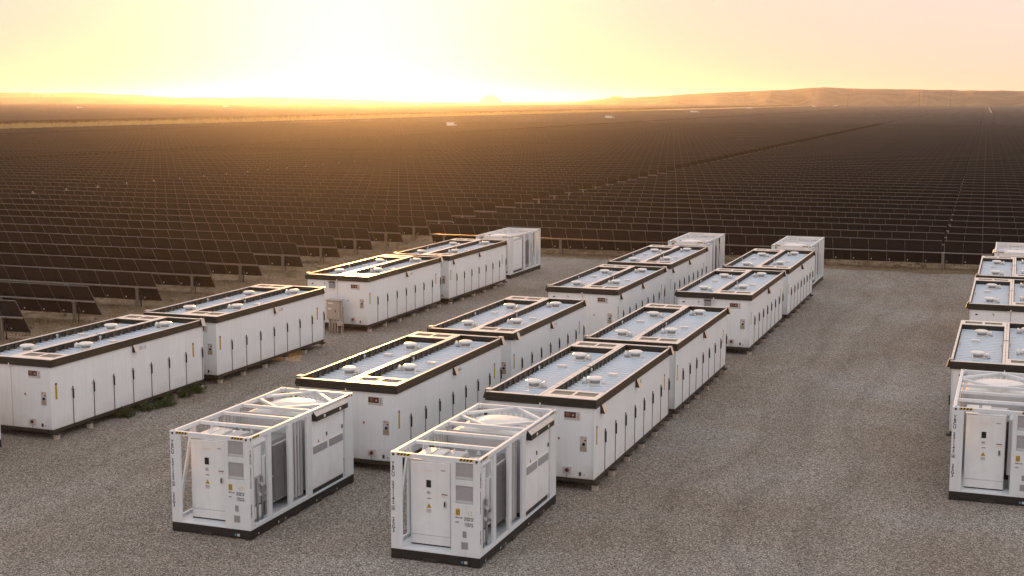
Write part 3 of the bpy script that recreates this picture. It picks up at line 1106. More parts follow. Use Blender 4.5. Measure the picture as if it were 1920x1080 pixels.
    y = 0.3975
    part('name_plate', MB().box((0.74, y - 0.003, 2.24), (1.00, y, 2.30), 'vent_white'), dr)
    part('label_plate', MB().box((1.22, y - 0.002, 2.295), (1.34, y, 2.318), 'mid_grey'), dr)
    part('display', MB().box((0.82, y - 0.012, 1.84), (0.95, y, 2.03), 'screen', 0.004), dr)
    part('label_plate', MB().box((0.83, y - 0.002, 1.66), (0.93, y, 1.74), 'sticker_pale').box((0.84, y - 0.003, 1.70), (0.92, y - 0.002, 1.72), 'mid_grey'), dr)
    part('label_plate', MB().box((0.84, y - 0.002, 1.535), (0.95, y, 1.565), 'mid_grey'), dr)
    w_ = MB()
    w_.face([(0.82, y - 0.003, 1.30), (0.96, y - 0.003, 1.30), (0.89, y - 0.003, 1.43)], 'yellow')
    w_.face([(0.85, y - 0.0036, 1.315), (0.93, y - 0.0036, 1.315), (0.89, y - 0.0036, 1.395)], 'ink')
    w_.face([(0.866, y - 0.0042, 1.322), (0.914, y - 0.0042, 1.322), (0.89, y - 0.0042, 1.375)], 'yellow')
    part('warning_triangle', w_, dr)
    part('label_plate', MB().box((0.82, y - 0.002, 1.17), (0.95, y, 1.26), 'sticker_pale').box((0.82, y - 0.003, 1.24), (0.95, y - 0.002, 1.26), 'mid_grey'), dr)
    part('label_plate', MB().box((1.24, y - 0.002, 1.60), (1.40, y, 1.70), 'vent_white').box((1.24, y - 0.003, 1.675), (1.40, y - 0.002, 1.70), 'red'), dr)
    part('handle', MB().box((1.30, y - 0.02, 1.34), (1.37, y, 1.52), 'sticker_pale', 0.008).box((1.315, y - 0.05, 1.38), (1.345, y - 0.02, 1.50), 'ink', 0.008), dr)
    # things on the cabinet roof
    tb = MB()
    tb.box((0.78, 0.62, 2.531), (1.05, 1.45, 2.60), 'vent_white', 0.02)
    for k in range(8):
        tb.box((0.70, 0.66 + k * 0.1, 2.531), (0.779, 0.70 + k * 0.1, 2.585), 'grey_white')
    part('roof_duct', tb, cab)
    lid = MB().box((0.35, 0.405, 2.531), (0.70, 1.63, 2.55), 'vent_white', 0.004)
    part('roof_lid', lid, cab)
    # auxiliary cabinet behind the service panel
    a = MB().box((1.56, 0.55, 0.75), (2.20, 1.55, 2.42), 'grey_white', 0.012)
    aux = part('auxiliary_cabinet', a, t)
    part('door', MB().box((2.2005, 0.60, 1.55), (2.215, 0.98, 2.35), 'white_door', 0.006), aux)
    part('door', MB().box((2.2005, 1.0, 1.25), (2.30, 1.36, 2.05), 'white_door', 0.01), aux)
    part('support', MB().box((1.62, 0.62, 0.302), (1.72, 0.72, 0.749), 'mid_grey').box((2.02, 1.3, 0.302), (2.12, 1.4, 0.749), 'mid_grey'), aux)
    part('terminal_box', MB().box((1.75, 0.60, 0.38), (2.22, 0.95, 0.72), 'white_door', 0.01), aux)
    for y, z in ((0.72, 1.05), (0.84, 1.30), (1.12, 0.9), (1.22, 1.12)):
        part('pipe', MB().tube((2.0, y + 0.25, z), (2.32, y, z + 0.01), 0.045, 0.045, 'grey_white', 10), aux)
    for y in (0.70, 0.95):
        part('pipe', MB().tube((2.24, y, 0.32), (2.24, y, 1.5), 0.03, 0.03, 'mid_grey', 10), aux)
    # transformer with radiator fins
    tr = MB().box((0.45, 1.66, 0.50), (1.86, 3.12, 2.05), 'mid_grey', 0.02)
    tr.box((0.40, 1.63, 2.052), (1.91, 3.15, 2.12), 'mid_grey', 0.01)
    tr.box((0.55, 1.75, 0.302), (0.75, 3.05, 0.499), 'black_steel')
    tr.box((1.55, 1.75, 0.302), (1.75, 3.05, 0.499), 'black_steel')
    trf = part('transformer', tr, t)
    f_ = MB()
    for k in range(26):
        y = 1.70 + k * 0.055
        f_.box((1.861, y, 0.60), (2.22, y + 0.016, 2.16), 'mid_grey')
        f_.box((0.12, y, 0.60), (0.449, y + 0.016, 2.16), 'mid_grey')
    part('radiator', f_, trf, 'stuff')
    for z in (0.58, 1.30, 2.165):
        part('header_pipe', MB().tube((2.16, 1.66, z), (2.16, 3.14, z), 0.02, 0.02, 'grey_white', 8), trf)
    for x in (0.8, 1.15, 1.5):
        part('bushing', MB().lathe((x, 2.3, 2.12), [(0.07, 0), (0.09, 0.04), (0.05, 0.06), (0.08, 0.10), (0.045, 0.13), (0.07, 0.17), (0.03, 0.26)], 'grey_white', 14), trf)
    # ribbed partition beside the inverter
    rp_ = MB()
    n = 9
    for k in range(n):
        y = 2.42 + k * 0.085
        dx = 0.0 if k % 2 else 0.05
        rp_.box((2.18 + dx, y, 0.40), (2.21 + dx, y + 0.086, 2.66), 'grey_white')
        rp_.box((0.22 - dx, y, 0.40), (0.25 - dx, y + 0.086, 2.66), 'grey_white')
    rp_.box((0.25, 3.20, 0.302), (2.18, 3.24, 2.66), 'grey_white')
    part('partition', rp_, t)
    # inverter
    iv = MB().box((0.10, 3.47, 0.42), (2.385, 5.50, 2.50), 'grey_white', 0.015)
    iv.box((0.12, 3.50, 0.302), (2.37, 5.47, 0.419), 'black_steel')
    inv = part('inverter', iv, t)
    for y0, y1 in ((3.49, 4.465), (4.475, 5.45)):
        d = part('door', MB().box((2.386, y0, 0.46), (2.412, y1, 2.46), 'white_door', 0.008), inv)
        l_ = MB().box((2.4125, y0 + 0.06, 1.49), (2.420, y1 - 0.06, 1.70), 'mid_grey')
        for k in range(9):
            z = 1.50 + k * 0.0215
            l_.face([(2.421, y0 + 0.07, z), (2.421, y1 - 0.07, z), (2.436, y1 - 0.07, z - 0.012), (2.436, y0 + 0.07, z - 0.012)], 'mesh_grey')
        l_.box((2.4125, y0 + 0.05, 1.701), (2.436, y1 - 0.05, 1.715), 'vent_white')
        part('grille', l_, inv)
        hd = MB()
        a = [(2.39, 2.73), (2.46, 2.73), (2.56, 2.62), (2.56, 2.47), (2.39, 2.47)]
        ya, yb = y0 + 0.02, y1 + 0.04
        A = [(x, ya, z) for x, z in a]
        B = [(x, yb, z) for x, z in a]
        hd.face(A, 'black_steel')
        hd.face(B[::-1], 'black_steel')
        for k in range(5):
            j = (k + 1) % 5
            hd.face([A[k], B[k], B[j], A[j]][::-1], 'galvanised' if k == 1 else 'rim_brown')
        part('hood', hd, inv)
        hh = inv
        part('tag', MB().box((2.5605, (ya + yb) / 2 - 0.05, 2.51), (2.563, (ya + yb) / 2 + 0.05, 2.585), 'vent_white'), hh)
        part('handle', MB().box((2.4125, y1 - 0.12, 1.86), (2.44, y1 - 0.08, 1.97), 'ink', 0.006), inv)
    wt = MB()
    wt.face([(2.4135, 3.80, 1.76), (2.4135, 3.94, 1.76), (2.4135, 3.87, 1.88)], 'yellow')
    wt.face([(2.4142, 3.84, 1.775), (2.4142, 3.90, 1.775), (2.4142, 3.87, 1.835)], 'ink')
    part('warning_triangle', wt, inv)
    for x0, x1 in ((2.30, 2.412), (0.08, 0.10)):
        part('side_cover', MB().box((x0, 5.505, 0.9), (x1, 5.525, 2.6), 'vent_white', 0.003), inv)
    dr2 = MB().box((0.085, 3.60, 0.50), (0.099, 4.48, 2.40), 'white_door', 0.004)
    part('door', dr2, inv)
    part('door', MB().box((0.085, 4.50, 0.50), (0.099, 5.40, 2.40), 'white_door', 0.004), inv)
    # swollen roof cover over the inverter
    dm = MB()
    nu, nv = 18, 18
    def dome(i, j):
        u, v = -1 + 2 * i / nu, -1 + 2 * j / nv
        e = max(0.0, 1 - abs(u) ** 2.6) ** 0.7 * max(0.0, 1 - abs(v) ** 2.6) ** 0.7
        return (1.24 + u * 1.02, 4.60 + v * 0.95, 2.502 + 0.26 * e)
    for i in range(nu):
        for j in range(nv):
            dm.face([dome(i, j), dome(i + 1, j), dome(i + 1, j + 1), dome(i, j + 1)], 'vent_white', True)
    part('roof_cover', dm, inv)
    dome_o = inv
    q = MB()
    for k in range(9):
        x = 0.55 + k * 0.17
        q.box((x, 5.42, 2.57), (x + 0.05, 5.47, 2.70), 'vent_white')
    q.box((0.45, 5.40, 2.503), (2.05, 5.49, 2.58), 'vent_white', 0.01)
    part('clip', q, dome_o)
    return t


skid = build_skid()
skid_children = list(skid.children)
SKIDS = [
    (-21.045, 30.776, 0, 'white open frame inverter skid lettered YBCU-221125 on its post', 'YBCU 221125', '2'),
    (-14.544, 30.838, 0, 'white open frame inverter skid lettered YBCU-221142 on its post', 'YBCU 221142', '0'),
    (-1.397, 41.296, 0, 'white open frame inverter skid lettered YBCU-221145 on its post', 'YBCU 221145', '6'),
    (-34.08, 30.48, 0, 'white open frame inverter skid standing before the weedy battery container', 'YBCU 221131', '4'),
    (-33.217, 83.927, 1, 'open frame inverter skid ending the row that has the tan cable cabinet', 'YBCU 221128', '3'),
    (-20.534, 85.000, 1, 'open frame inverter skid ending the row of the skid lettered YBCU-221125', 'YBCU 221133', '8'),
    (-13.985, 85.000, 1, 'open frame inverter skid ending the row of the skid lettered YBCU-221142', 'YBCU 221150', '7'),
    (-0.975, 85.900, 1, 'open frame inverter skid ending the row of the skid lettered YBCU-221145', 'YBCU 221152', '1'),
]
for i, (x, y, flip, lab, num, chk) in enumerate(SKIDS):
    if i == 0:
        o = skid
    else:
        o = skid.copy()
        COL.objects.link(o)
        for ch in skid_children:
            if ch.name.startswith('lettering'):
                continue
            c = ch.copy()
            COL.objects.link(c)
            c.parent = o
            for gch in ch.children:
                d = gch.copy()
                COL.objects.link(d)
                d.parent = c
    o.location = (x, y, 0) if not flip else (x + SW, y + SL, 0)
    o.rotation_euler = (0, 0, math.pi if flip else 0)
    o['label'] = lab
    o['group'] = 'white inverter skids at the row ends'
for i, (x, y, flip, lab, num, chk) in enumerate(SKIDS):
    if i > 2:
        continue
    o = [q for q in COL.objects if q.get('label') == lab][0]
    a = link('lettering', text_mesh(num, 0.125, 'ink', True), o, (0.075, -0.002, 2.56))
    bxm = MB()
    for p0, p1 in (((0.03, 0), (0.12, 0)), ((0.03, 0.11), (0.12, 0.11))):
        bxm.bar((p0[0], -0.003, 1.275 + p0[1]), (p1[0], -0.003, 1.275 + p1[1]), 0.002, 0.008, 'ink')
    for x_ in (0.03, 0.12):
        bxm.bar((x_, -0.003, 1.275), (x_, -0.003, 1.385), 0.002, 0.008, 'ink', (1, 0, 0))
    part('check_frame', bxm, o)
    link('lettering', text_mesh(chk, 0.11, 'ink'), o, (0.075, -0.002, 1.375))
    link('lettering', text_mesh('25G3', 0.125, 'ink', True), o, (0.075, -0.002, 1.10))
    link('lettering', text_mesh(num, 0.115, 'ink', True), o, (SW + 0.002, 0.055, 2.45), R(90))
    link('lettering', text_mesh('25G3', 0.115, 'ink', True), o, (SW + 0.002, 0.055, 0.98), R(90))

# ------------------------------------------------------------------ solar trackers
MOD_W, MOD_L, PITCH = 1.222, 2.0, 1.242
TILT = R(58)
ROW_V0, ROW_DV = -21.45, 5.70
TUBE_Z = 1.12
N_HALF = 42                     # modules on each side of the centre gap
HALF = N_HALF * PITCH           # 52.2 m
GAP = 0.55


def module_mesh(detail=True):
    """one framed module around the tube axis: face away from the camera side, back frame lip and a pale tag"""
    m_ = MB()
    w, l = MOD_W / 2, MOD_L / 2
    # local: x along the tube, y up the module, z normal of the glass side
    zb, zf = 0.075, 0.112
    m_.face([(-w, -l, zf), (w, -l, zf), (w, l, zf), (-w, l, zf)], 'pv_glass')
    for a, b in (((-w, -l), (w, -l)), ((w, -l), (w, l)), ((w, l), (-w, l)), ((-w, l), (-w, -l))):
        m_.face([(a[0], a[1], zb), (b[0], b[1], zb), (b[0], b[1], zf), (a[0], a[1], zf)], 'pv_frame')
    if not detail:
        m_.face([(-w, l, zb), (w, l, zb), (w, -l, zb), (-w, -l, zb)], 'pv_back')
        return m_
    t = 0.015
    zi = zb + 0.006
    m_.face([(-w + t, l - t, zi), (w - t, l - t, zi), (w - t, -l + t, zi), (-w + t, -l + t, zi)], 'pv_back')
    O = [(-w, -l), (w, -l), (w, l), (-w, l)]
    I = [(-w + t, -l + t), (w - t, -l + t), (w - t, l - t), (-w + t, l - t)]
    for k in range(4):
        j = (k + 1) % 4
        m_.face([(*O[j], zb), (*O[k], zb), (*I[k], zb), (*I[j], zb)], 'pv_frame')
    # clamp rail across the tube and a pale connector tag near the low edge
    if detail == 'plain':
        return m_
    m_.box((-0.03, -0.30, 0.045), (0.03, 0.30, 0.0749), 'black_steel')
    m_.box((w - 0.20, -l + 0.17, 0.060), (w - 0.13, -l + 0.25, 0.079), 'vent_white')
    return m_


mod_mesh = module_mesh(True).mesh('module')


def tube_mesh(u0, u1, name):
    return MB().tube((u0, 0, 0), (u1, 0, 0), 0.06, 0.06, 'steel_tube', 10).mesh(name)


post_b = MB()
post_b.box((-0.085, -0.05, -0.3), (-0.070, 0.05, TUBE_Z - 0.06), 'post_steel')
post_b.box((0.070, -0.05, -0.3), (0.085, 0.05, TUBE_Z - 0.06), 'post_steel')
post_b.box((-0.0699, -0.006, -0.3), (0.0699, 0.006, TUBE_Z - 0.06), 'post_steel')
post_b.box((-0.10, -0.11, TUBE_Z - 0.12), (0.10, 0.11, TUBE_Z + 0.0), 'post_steel', 0.02)
post_b.tube((0.16, 0.12, -0.2), (0.16, 0.10, TUBE_Z - 0.15), 0.03, 0.03, 'black_steel', 8)
post_mesh = post_b.mesh('post')
motor_b = MB()
motor_b.box((-0.13, -0.16, TUBE_Z - 0.2), (0.13, 0.16, TUBE_Z + 0.16), 'galvanised', 0.03)
motor_b.tube((0, -0.1, TUBE_Z - 0.1), (0, -0.42, TUBE_Z - 0.32), 0.06, 0.06, 'galvanised', 10)
motor_b.bar((0, 0.30, TUBE_Z - 0.62), (0, -0.34, TUBE_Z + 0.72), 0.05, 0.10, 'galvanised')
motor_mesh = motor_b.mesh('slew_drive')


def spans(block):
    """(u start, u end, gap u, first row, label bits) of each column of trackers"""
    return BLOCKS[block]


# column name -> (u_min, u_max, u of the centre gap)
BLOCKS = {'R1': (2.5, 2.5 + 2 * HALF + GAP, 41.2)}
GAPS = {'R1': 0.17}
BLOCKS['L1'] = (-2 * HALF - GAP, 0.0, -HALF - GAP / 2)
u = BLOCKS['L1'][0] - 4.2
BLOCKS['L2'] = (u - 2 * HALF - GAP, u, u - HALF - GAP / 2)
u = BLOCKS['L2'][0] - 4.2
BLOCKS['L3'] = (u - 44.0, u, u - 22.0)
u = -366.0
for k in range(4, 18):
    BLOCKS['L%d' % k] = (u - 2 * HALF - GAP, u, u - HALF - GAP / 2)
    u = BLOCKS['L%d' % k][0] - 4.2


def module_us(block):
    u0, u1, ug = BLOCKS[block]
    out = []
    # to the +u side of the gap
    gp = GAPS.get(block, GAP)
    x = ug + gp / 2 + PITCH / 2
    while x + PITCH / 2 <= u1 + 0.05:
        out.append(x)
        x += PITCH
    x = ug - gp / 2 - PITCH / 2
    while x - PITCH / 2 >= u0 - 0.05:
        out.append(x)
        x -= PITCH
    return sorted(out)


def post_us(block):
    u0, u1, ug = BLOCKS[block]
    out = [ug]
    x = ug + 9.3
    while x < u1 - 2.5:
        out.append(x)
        x += 9.3
    out.append(u1 - PITCH - 0.01)
    x = ug - 9.3
    while x > u0 + 2.5:
        out.append(x)
        x -= 9.3
    out.append(u0 + PITCH + 0.01)
    return sorted(out)


MOD_US = {b: module_us(b) for b in BLOCKS}
POST_US = {b: post_us(b) for b in BLOCKS}


def in_view(x, y, margin=0.0):
    if y < 5:
        return False
    a = math.degrees(math.atan2(x, y))
    return -41.2 - margin < a < 1.6 + margin


ROWS = []
for k in range(0, 462):
    v = ROW_V0 + ROW_DV * k
    for b, (u0, u1, ug) in BLOCKS.items():
        if b == 'R1' and k < 8:
            continue
        us = np.linspace(u0, u1, 40)
        pts_ = [field(uu, v) for uu in us]
        vis = [p for p in pts_ if in_view(*p)]
        if not vis:
            continue
        dmin = min(math.hypot(*p) for p in vis)
        ROWS.append((dmin, k, b, v))
ROWS.sort()
N_THINGS = 300
NEAR_D = 255.0

# meshes shared by the farther trackers of a column
def array_mesh(block):
    b_ = MB()
    base = module_mesh('plain')
    for x in MOD_US[block]:
        i = len(b_.v)
        b_.v += [(p[0] + x, p[1], p[2]) for p in base.v]
        for f_, mi in zip(base.f, base.mi):
            b_.f.append(tuple(i + j for j in f_))
            b_.mi.append(b_.slot(base.mats[mi]))
            b_.smooth.append(False)
    return b_.mesh('module_array')


def post_row_mesh(block):
    b_ = MB()
    for x in POST_US[block]:
        b_.box((x - 0.08, -0.06, -0.3), (x + 0.08, 0.06, TUBE_Z - 0.05), 'post_steel')
    return b_.mesh('post_row')


ARR, PRW, TBM = {}, {}, {}
LABELS = {
    'L1': ('dark solar panel row on a tracker tube, ending on bare ground beside the containers', 'tracker rows in the block beside the containers'),
    'R1': ('dark solar panel row on a tracker tube in the block beyond the gravel yard', 'tracker rows in the block beyond the yard'),
    'L2': ('row of dark solar panels on a tracker tube, past the first grass corridor', 'tracker rows past the first corridor'),
    'L3': ('row of dark solar panels on a tracker tube, bordering the strip of pale scrub', 'tracker rows bordering the scrub strip'),
}
ORD = 'first second third fourth fifth sixth seventh eighth ninth tenth eleventh twelfth thirteenth fourteenth fifteenth sixteenth'.split()
for idx, (dmin, k, b, v) in enumerate(ROWS[:N_THINGS]):
    lab, grp = LABELS.get(b, ('row of dark solar panels on a tracker tube, beyond the strip of pale scrub', 'tracker rows beyond the scrub strip'))
    if b == 'R1' and k - 8 < len(ORD):
        lab = ORD[k - 8] + ' dark solar panel row behind the skids that end the container rows'
        grp = None
    if b == 'L1' and k < len(ORD):
        lab = ORD[k] + ' dark solar panel row along the bare ground, counted from the weedy container'
        grp = None
    x, y = field(0, v)
    t = thing('solar_tracker', lab, 'solar tracker', (x, y, 0), TH, grp)
    tilt = TILT + R(random.gauss(0, 1.6))
    u0, u1, ug = BLOCKS[b]
    if b not in TBM:
        TBM[b] = tube_mesh(u0 + 0.02, u1 - 0.02, 'torque_tube')
    o = link('torque_tube', TBM[b], t, (0, 0, TUBE_Z))
    # module plane: local y runs up the slope, which leans towards the camera side (-v); glass faces +v and up
    rot = Matrix.Rotation(math.pi - tilt, 4, 'X')
    if dmin < NEAR_D:
        rest = []
        for uu in MOD_US[b]:
            wx, wy = field(uu, v)
            if in_view(wx, wy, 0.6) and math.hypot(wx, wy) < NEAR_D + 12:
                o = link('module', mod_mesh, t)
                jt = tilt + R(random.gauss(0, 0.25))
                o.location = (uu, 0, TUBE_Z)
                o.rotation_euler = (jt, R(random.gauss(0, 0.12)), math.pi)
            else:
                rest.append(uu)
        if rest:
            base = module_mesh(False)
            b_ = MB()
            for x_ in rest:
                i = len(b_.v)
                b_.v += [(-p[0] - x_, p[1], p[2]) for p in base.v]
                for f_, mi in zip(base.f, base.mi):
                    b_.f.append(tuple(i + j for j in reversed(f_)))
                    b_.mi.append(b_.slot(base.mats[mi]))
                    b_.smooth.append(False)
            o = link('module_array', b_.mesh('module_array'), t, (0, 0, TUBE_Z))
            o.rotation_euler = (tilt, 0, math.pi)
            o['kind'] = 'stuff'
        for uu in POST_US[b]:
            wx, wy = field(uu, v)
            if in_view(wx, wy, 0.6):
                link('post', post_mesh, t, (uu, 0, 0))
        wx, wy = field(ug, v)
        if b != 'R1' and in_view(wx, wy, 0.6):
            link('slew_drive', motor_mesh, t, (ug, 0, 0))
    else:
        if b not in ARR:
            ARR[b] = array_mesh(b)
            # mirrored so that the turned copy lands on the right side
            ARR[b].transform(Matrix.Rotation(math.pi, 4, 'Z'))
            PRW[b] = post_row_mesh(b)
        o = link('module_array', ARR[b], t, (0, 0, TUBE_Z))
        # ARR is already turned half a circle, so undo it with the same turn
        o.rotation_euler = (tilt, 0, math.pi)
        ARR_FLIP = True
        o['kind'] = 'stuff'
        o = link('post_row', PRW[b], t)
        o['kind'] = 'stuff'

# every farther row as one mass: single modules to about 900 m, whole half-rows beyond
V, Fq, MI = [], [], []
nv = 0


def add_boxes(cu, cy, length, tilt, z=TUBE_Z):
    """thin tilted slabs centred at field (cu, cv); arrays"""
    global nv
    n = len(cu)
    w = length / 2
    l = MOD_L / 2
    c, s = np.cos(tilt), np.sin(tilt)
    out = np.zeros((n, 8, 3))
    q = 0
    for zz in (0.075, 0.112):
        for sx, sy in ((-1, -1), (1, -1), (1, 1), (-1, 1)):
            uu = cu + sx * w
            # up-slope direction: (-cos, sin); normal: (sin, cos)
            vv = cy - sy * l * c + zz * s
            hz = z + sy * l * s + zz * c
            out[:, q, 0] = F0[0] + uu * UX - vv * UY
            out[:, q, 1] = F0[1] + uu * UY + vv * UX
            out[:, q, 2] = hz
            q += 1
    V.append(out.reshape(-1, 3))
    faces = np.array([(0, 3, 2, 1), (4, 5, 6, 7), (0, 1, 5, 4), (1, 2, 6, 5), (2, 3, 7, 6), (3, 0, 4, 7)])
    ff = (np.arange(n)[:, None, None] * 8 + faces[None]) + nv
    Fq.append(ff.reshape(-1, 4))
    MI.append(np.tile(np.array([0, 1, 2, 2, 2, 2]), n))
    nv += n * 8


for dmin, k, b, v in ROWS[N_THINGS:]:
    u0, u1, ug = BLOCKS[b]
    if b == 'R1':
        u0 = 0.15
    if dmin < 900:
        us = np.array((([MOD_US[b][0] - 2 * PITCH + 0.03] if dmin > 720 else []) + [MOD_US[b][0] - PITCH] if b == 'R1' else []) + MOD_US[b])
        keep = np.array([in_view(*field(uu, v), 0.3) for uu in us])
        us = us[keep]
        if len(us):
            tl = TILT + R(random.gauss(0, 1.6))
            add_boxes(us, np.full(len(us), v), np.full(len(us), MOD_W), np.full(len(us), tl))
    else:
        cs = []
        for a, c in ((u0, ug - GAPS.get(b, GAP) / 2), (ug + GAPS.get(b, GAP) / 2, u1)):
            nseg = 4
            for j in range(nseg):
                cs.append((a + (c - a) * (j + 0.5) / nseg, (c - a) / nseg - 0.15))
        cu = np.array([c[0] for c in cs])
        ln = np.array([c[1] for c in cs]) + 0.1
        if b == 'R1' and dmin > 1250:
            cu, ln = np.array([(u0 + ug) / 2, (ug + 46.3) / 2, (49.7 + u1) / 2]), np.array([ug - u0 - 0.1, 46.3 - ug - 0.1, u1 - 49.7])
        add_boxes(cu, np.full(len(cu), v), ln, TILT + np.radians(rng.normal(0, 1.8, len(cu))))
# the part of the field that runs on towards the hill
v = ROW_V0 + ROW_DV * 462
while v < 3050:
    for b in ('R1', 'L1', 'L2', 'L3', 'L4', 'L5', 'L6', 'L7', 'L8'):
        u0, u1, ug = BLOCKS[b]
        x, y = field((u0 + u1) / 2, v)
        lim = math.degrees(math.atan2(x, y))
        if v > 2750 and lim < -16.5 + 2.2 * math.sin(v * 0.004):
            continue
        ends = [(u0, ug - 0.2), (ug + 0.2, u1)] if b != 'R1' else [(u0, ug - 0.04), (ug + 0.04, 46.3), (49.7, u1)]
        add_boxes(np.array([(p + q) / 2 for p, q in ends]), np.full(len(ends), v), np.array([q - p for p, q in ends]), TILT + np.radians(rng.normal(0, 1.8, len(ends))))
    v += 5.7 if v < 4200 else 11.4
V = np.concatenate(V)
Fq = np.concatenate(Fq)
MI = np.concatenate(MI)
me = bpy.data.meshes.new('distant_trackers')
me.vertices.add(len(V))
me.vertices.foreach_set('co', V.astype(np.float32).ravel())
me.loops.add(len(Fq) * 4)
me.loops.foreach_set('vertex_index', Fq.astype(np.int32).ravel())
me.polygons.add(len(Fq))
me.polygons.foreach_set('loop_start', np.arange(len(Fq), dtype=np.int32) * 4)
me.polygons.foreach_set('material_index', MI.astype(np.int32))
for n_ in ('pv_back', 'pv_glass', 'pv_frame'):
    me.materials.append(MATS[n_])
me.update(calc_edges=True)
o = link('distant_trackers', me)
o['kind'] = 'stuff'
o['label'] = 'far rows of dark solar panels merging into one surface towards the horizon'
o['category'] = 'solar field'

# ------------------------------------------------------------------ stations, poles and masts out in the field
def station(x, y, s, grp):
    t = thing('field_station', 'small white inverter station out among the far solar rows', 'station', (x, y, 0), R(random.uniform(-8, 8)), grp)
    bx('base', (-1.6 * s, -1.0 * s, -0.1), (1.6 * s, 1.0 * s, 0.5), 'concrete', t, 0.05)
    bx('body', (-1.5 * s, -0.9 * s, 0.5), (0.55 * s, 0.9 * s, 3.0), 'frame_white', t, 0.04)
    bx('roof', (-1.6 * s, -1.0 * s, 3.0), (0.65 * s, 1.0 * s, 3.14), 'vent_white', t, 0.03)
    bx('transformer', (0.65 * s, -0.7 * s, 0.5), (1.5 * s, 0.7 * s, 2.5), 'grey_white', t, 0.04)


for x, y, s in ((-203, 488, 1.1), (-211.8, 736, 1.5), (-253, 1134, 2.2), (-324, 1769, 2.4), (-328, 2397, 2.6), (-351, 2878, 2.6), (-956, 1251, 2.0),
                (-986, 1595, 2.4), (-1168, 2256, 2.4), (-1161, 2602, 2.4)):
    station(x, y, s, 'white stations far out in the solar field')


def pole(px, d, hpx, arm=True):
    a = R(az_of(px))
    x, y = d * math.sin(a), d * math.cos(a)
    h_ = hpx * d / 2579.0 + CAM_H * 0.85
    t = thing('utility_pole', 'dark utility pole standing against the hill beyond the solar field', 'utility pole', (x, y, 0), -a, 'utility poles beyond the field')
    part('mast', MB().tube((0, 0, -1), (0, 0, h_), 0.32, 0.24, 'pole_wood', 8), t)
    if arm:
        part('crossarm', MB().box((-1.6, -0.15, h_ - 1.3), (1.6, 0.15, h_ - 1.0), 'pole_wood'), t)


for px, hp, d in ((1584, 15, 2600), (1717, 19, 2600), (1733, 12, 2900), (1775, 19, 2600), (1271, 9, 3100), (1195, 9, 3300), (1174, 8, 3400), (1228, 9, 3300), (1913, 12, 3000)):
    pole(px, d, hp)
for px, hp, d in ((75, 6, 4200), (87, 5, 4200), (107, 5, 4200), (128, 6, 4250), (138, 8, 4200)):
    a = R(az_of(px))
    t = thing('utility_pole', 'thin pole on the far low rise, away from the hill', 'utility pole', (d * math.sin(a), d * math.cos(a), 8), -a, 'thin poles on the far low rise')
    part('mast', MB().tube((0, 0, -10), (0, 0, hp * d / 2579.0 + 8), 0.5, 0.35, 'pole_wood', 8), t)
    part('crossarm', MB().box((-2.0, -0.2, hp * d / 2579.0 + 6), (2.0, 0.2, hp * d / 2579.0 + 6.5), 'pole_wood'), t)
a = R(az_of(1525))
d = D1
t = thing('radio_mast', 'thin radio mast on the crest of the hill', 'mast', (d * math.sin(a), d * math.cos(a), hpix(D1, 22.5)), -a)
part('lattice', MB().tube((0, 0, -6), (0, 0, 12), 0.45, 0.25, 'pole_wood', 6), t)
part('antenna', MB().tube((0, 0, 12), (0, 0, 16), 0.15, 0.1, 'pole_wood', 6), t)
a = R(az_of(1537))
t = thing('relay_hut', 'small dark hut beside the radio mast on the hill crest', 'hut', (d * math.sin(a), d * math.cos(a), hpix(D1, 23)), -a)
bx('wall', (-3, -2, -4), (3, 2, 2.2), 'pole_wood', t)
bx('roof', (-3.4, -2.4, 2.2), (3.4, 2.4, 2.8), 'pole_wood', t)
# farm trees on the far low rise
def far_tree(px, d, s):
    a = R(az_of(px))
    t = thing('far_tree', 'small dark tree on the far low rise under the sun', 'tree', (d * math.sin(a), d * math.cos(a), 10), 0, 'far trees under the sun')
    part('trunk', MB().tube((0, 0, -6), (0, 0, 5 * s), 0.8, 0.4, 'pole_wood', 6), t)
    c = MB()
    for k in range(60):
        th, ph = random.uniform(0, 6.28), random.uniform(-1, 1)
        r_ = 5 * s * random.uniform(0.5, 1)
        p = Vector((r_ * math.cos(th) * math.sqrt(1 - ph * ph), r_ * math.sin(th) * math.sqrt(1 - ph * ph), 7 * s + r_ * 0.8 * ph))
        e = 1.6 * s
        v1 = Vector((random.uniform(-1, 1), random.uniform(-1, 1), random.uniform(-1, 1))) * e
        v2 = Vector((random.uniform(-1, 1), random.uniform(-1, 1), random.uniform(-1, 1))) * e
        c.face([p, p + v1, p + v2], 'weed_stem')
    part('crown', c, t)
for px, s in ((481, 0.8), (486, 1.0), (495, 0.7), (716, 0.6), (726, 0.6)):
    far_tree(px, 4300, s)

# ------------------------------------------------------------------ tan cable cabinet between two containers
t = thing('cable_cabinet', 'tan steel cable cabinet on conduit legs between two battery containers', 'cable cabinet', (-32.2, 60.95, 0), R(2))
cb = part('cabinet_body', MB().box((0, 0, 0.68), (0.72, 0.42, 1.64), 'cabinet_tan', 0.012), t)
part('roof', MB().box((-0.05, -0.05, 1.641), (0.80, 0.46, 1.67), 'cabinet_tan', 0.006), t)
part('door', MB().box((0.03, -0.022, 0.71), (0.55, -0.001, 1.61), 'cabinet_tan', 0.006), cb)
dd = cb
part('label_plate', MB().box((0.13, -0.025, 1.48), (0.38, -0.0225, 1.54), 'vent_white'), dd)
part('label_plate', MB().box((0.10, -0.025, 1.20), (0.28, -0.0225, 1.27), 'vent_white'), dd)
part('handle', MB().box((0.49, -0.05, 1.05), (0.52, -0.022, 1.20), 'ink', 0.005), dd)
part('side_conduit', MB().tube((0.765, 0.12, 0.0), (0.765, 0.12, 1.62), 0.03, 0.03, 'cabinet_tan', 10), t)
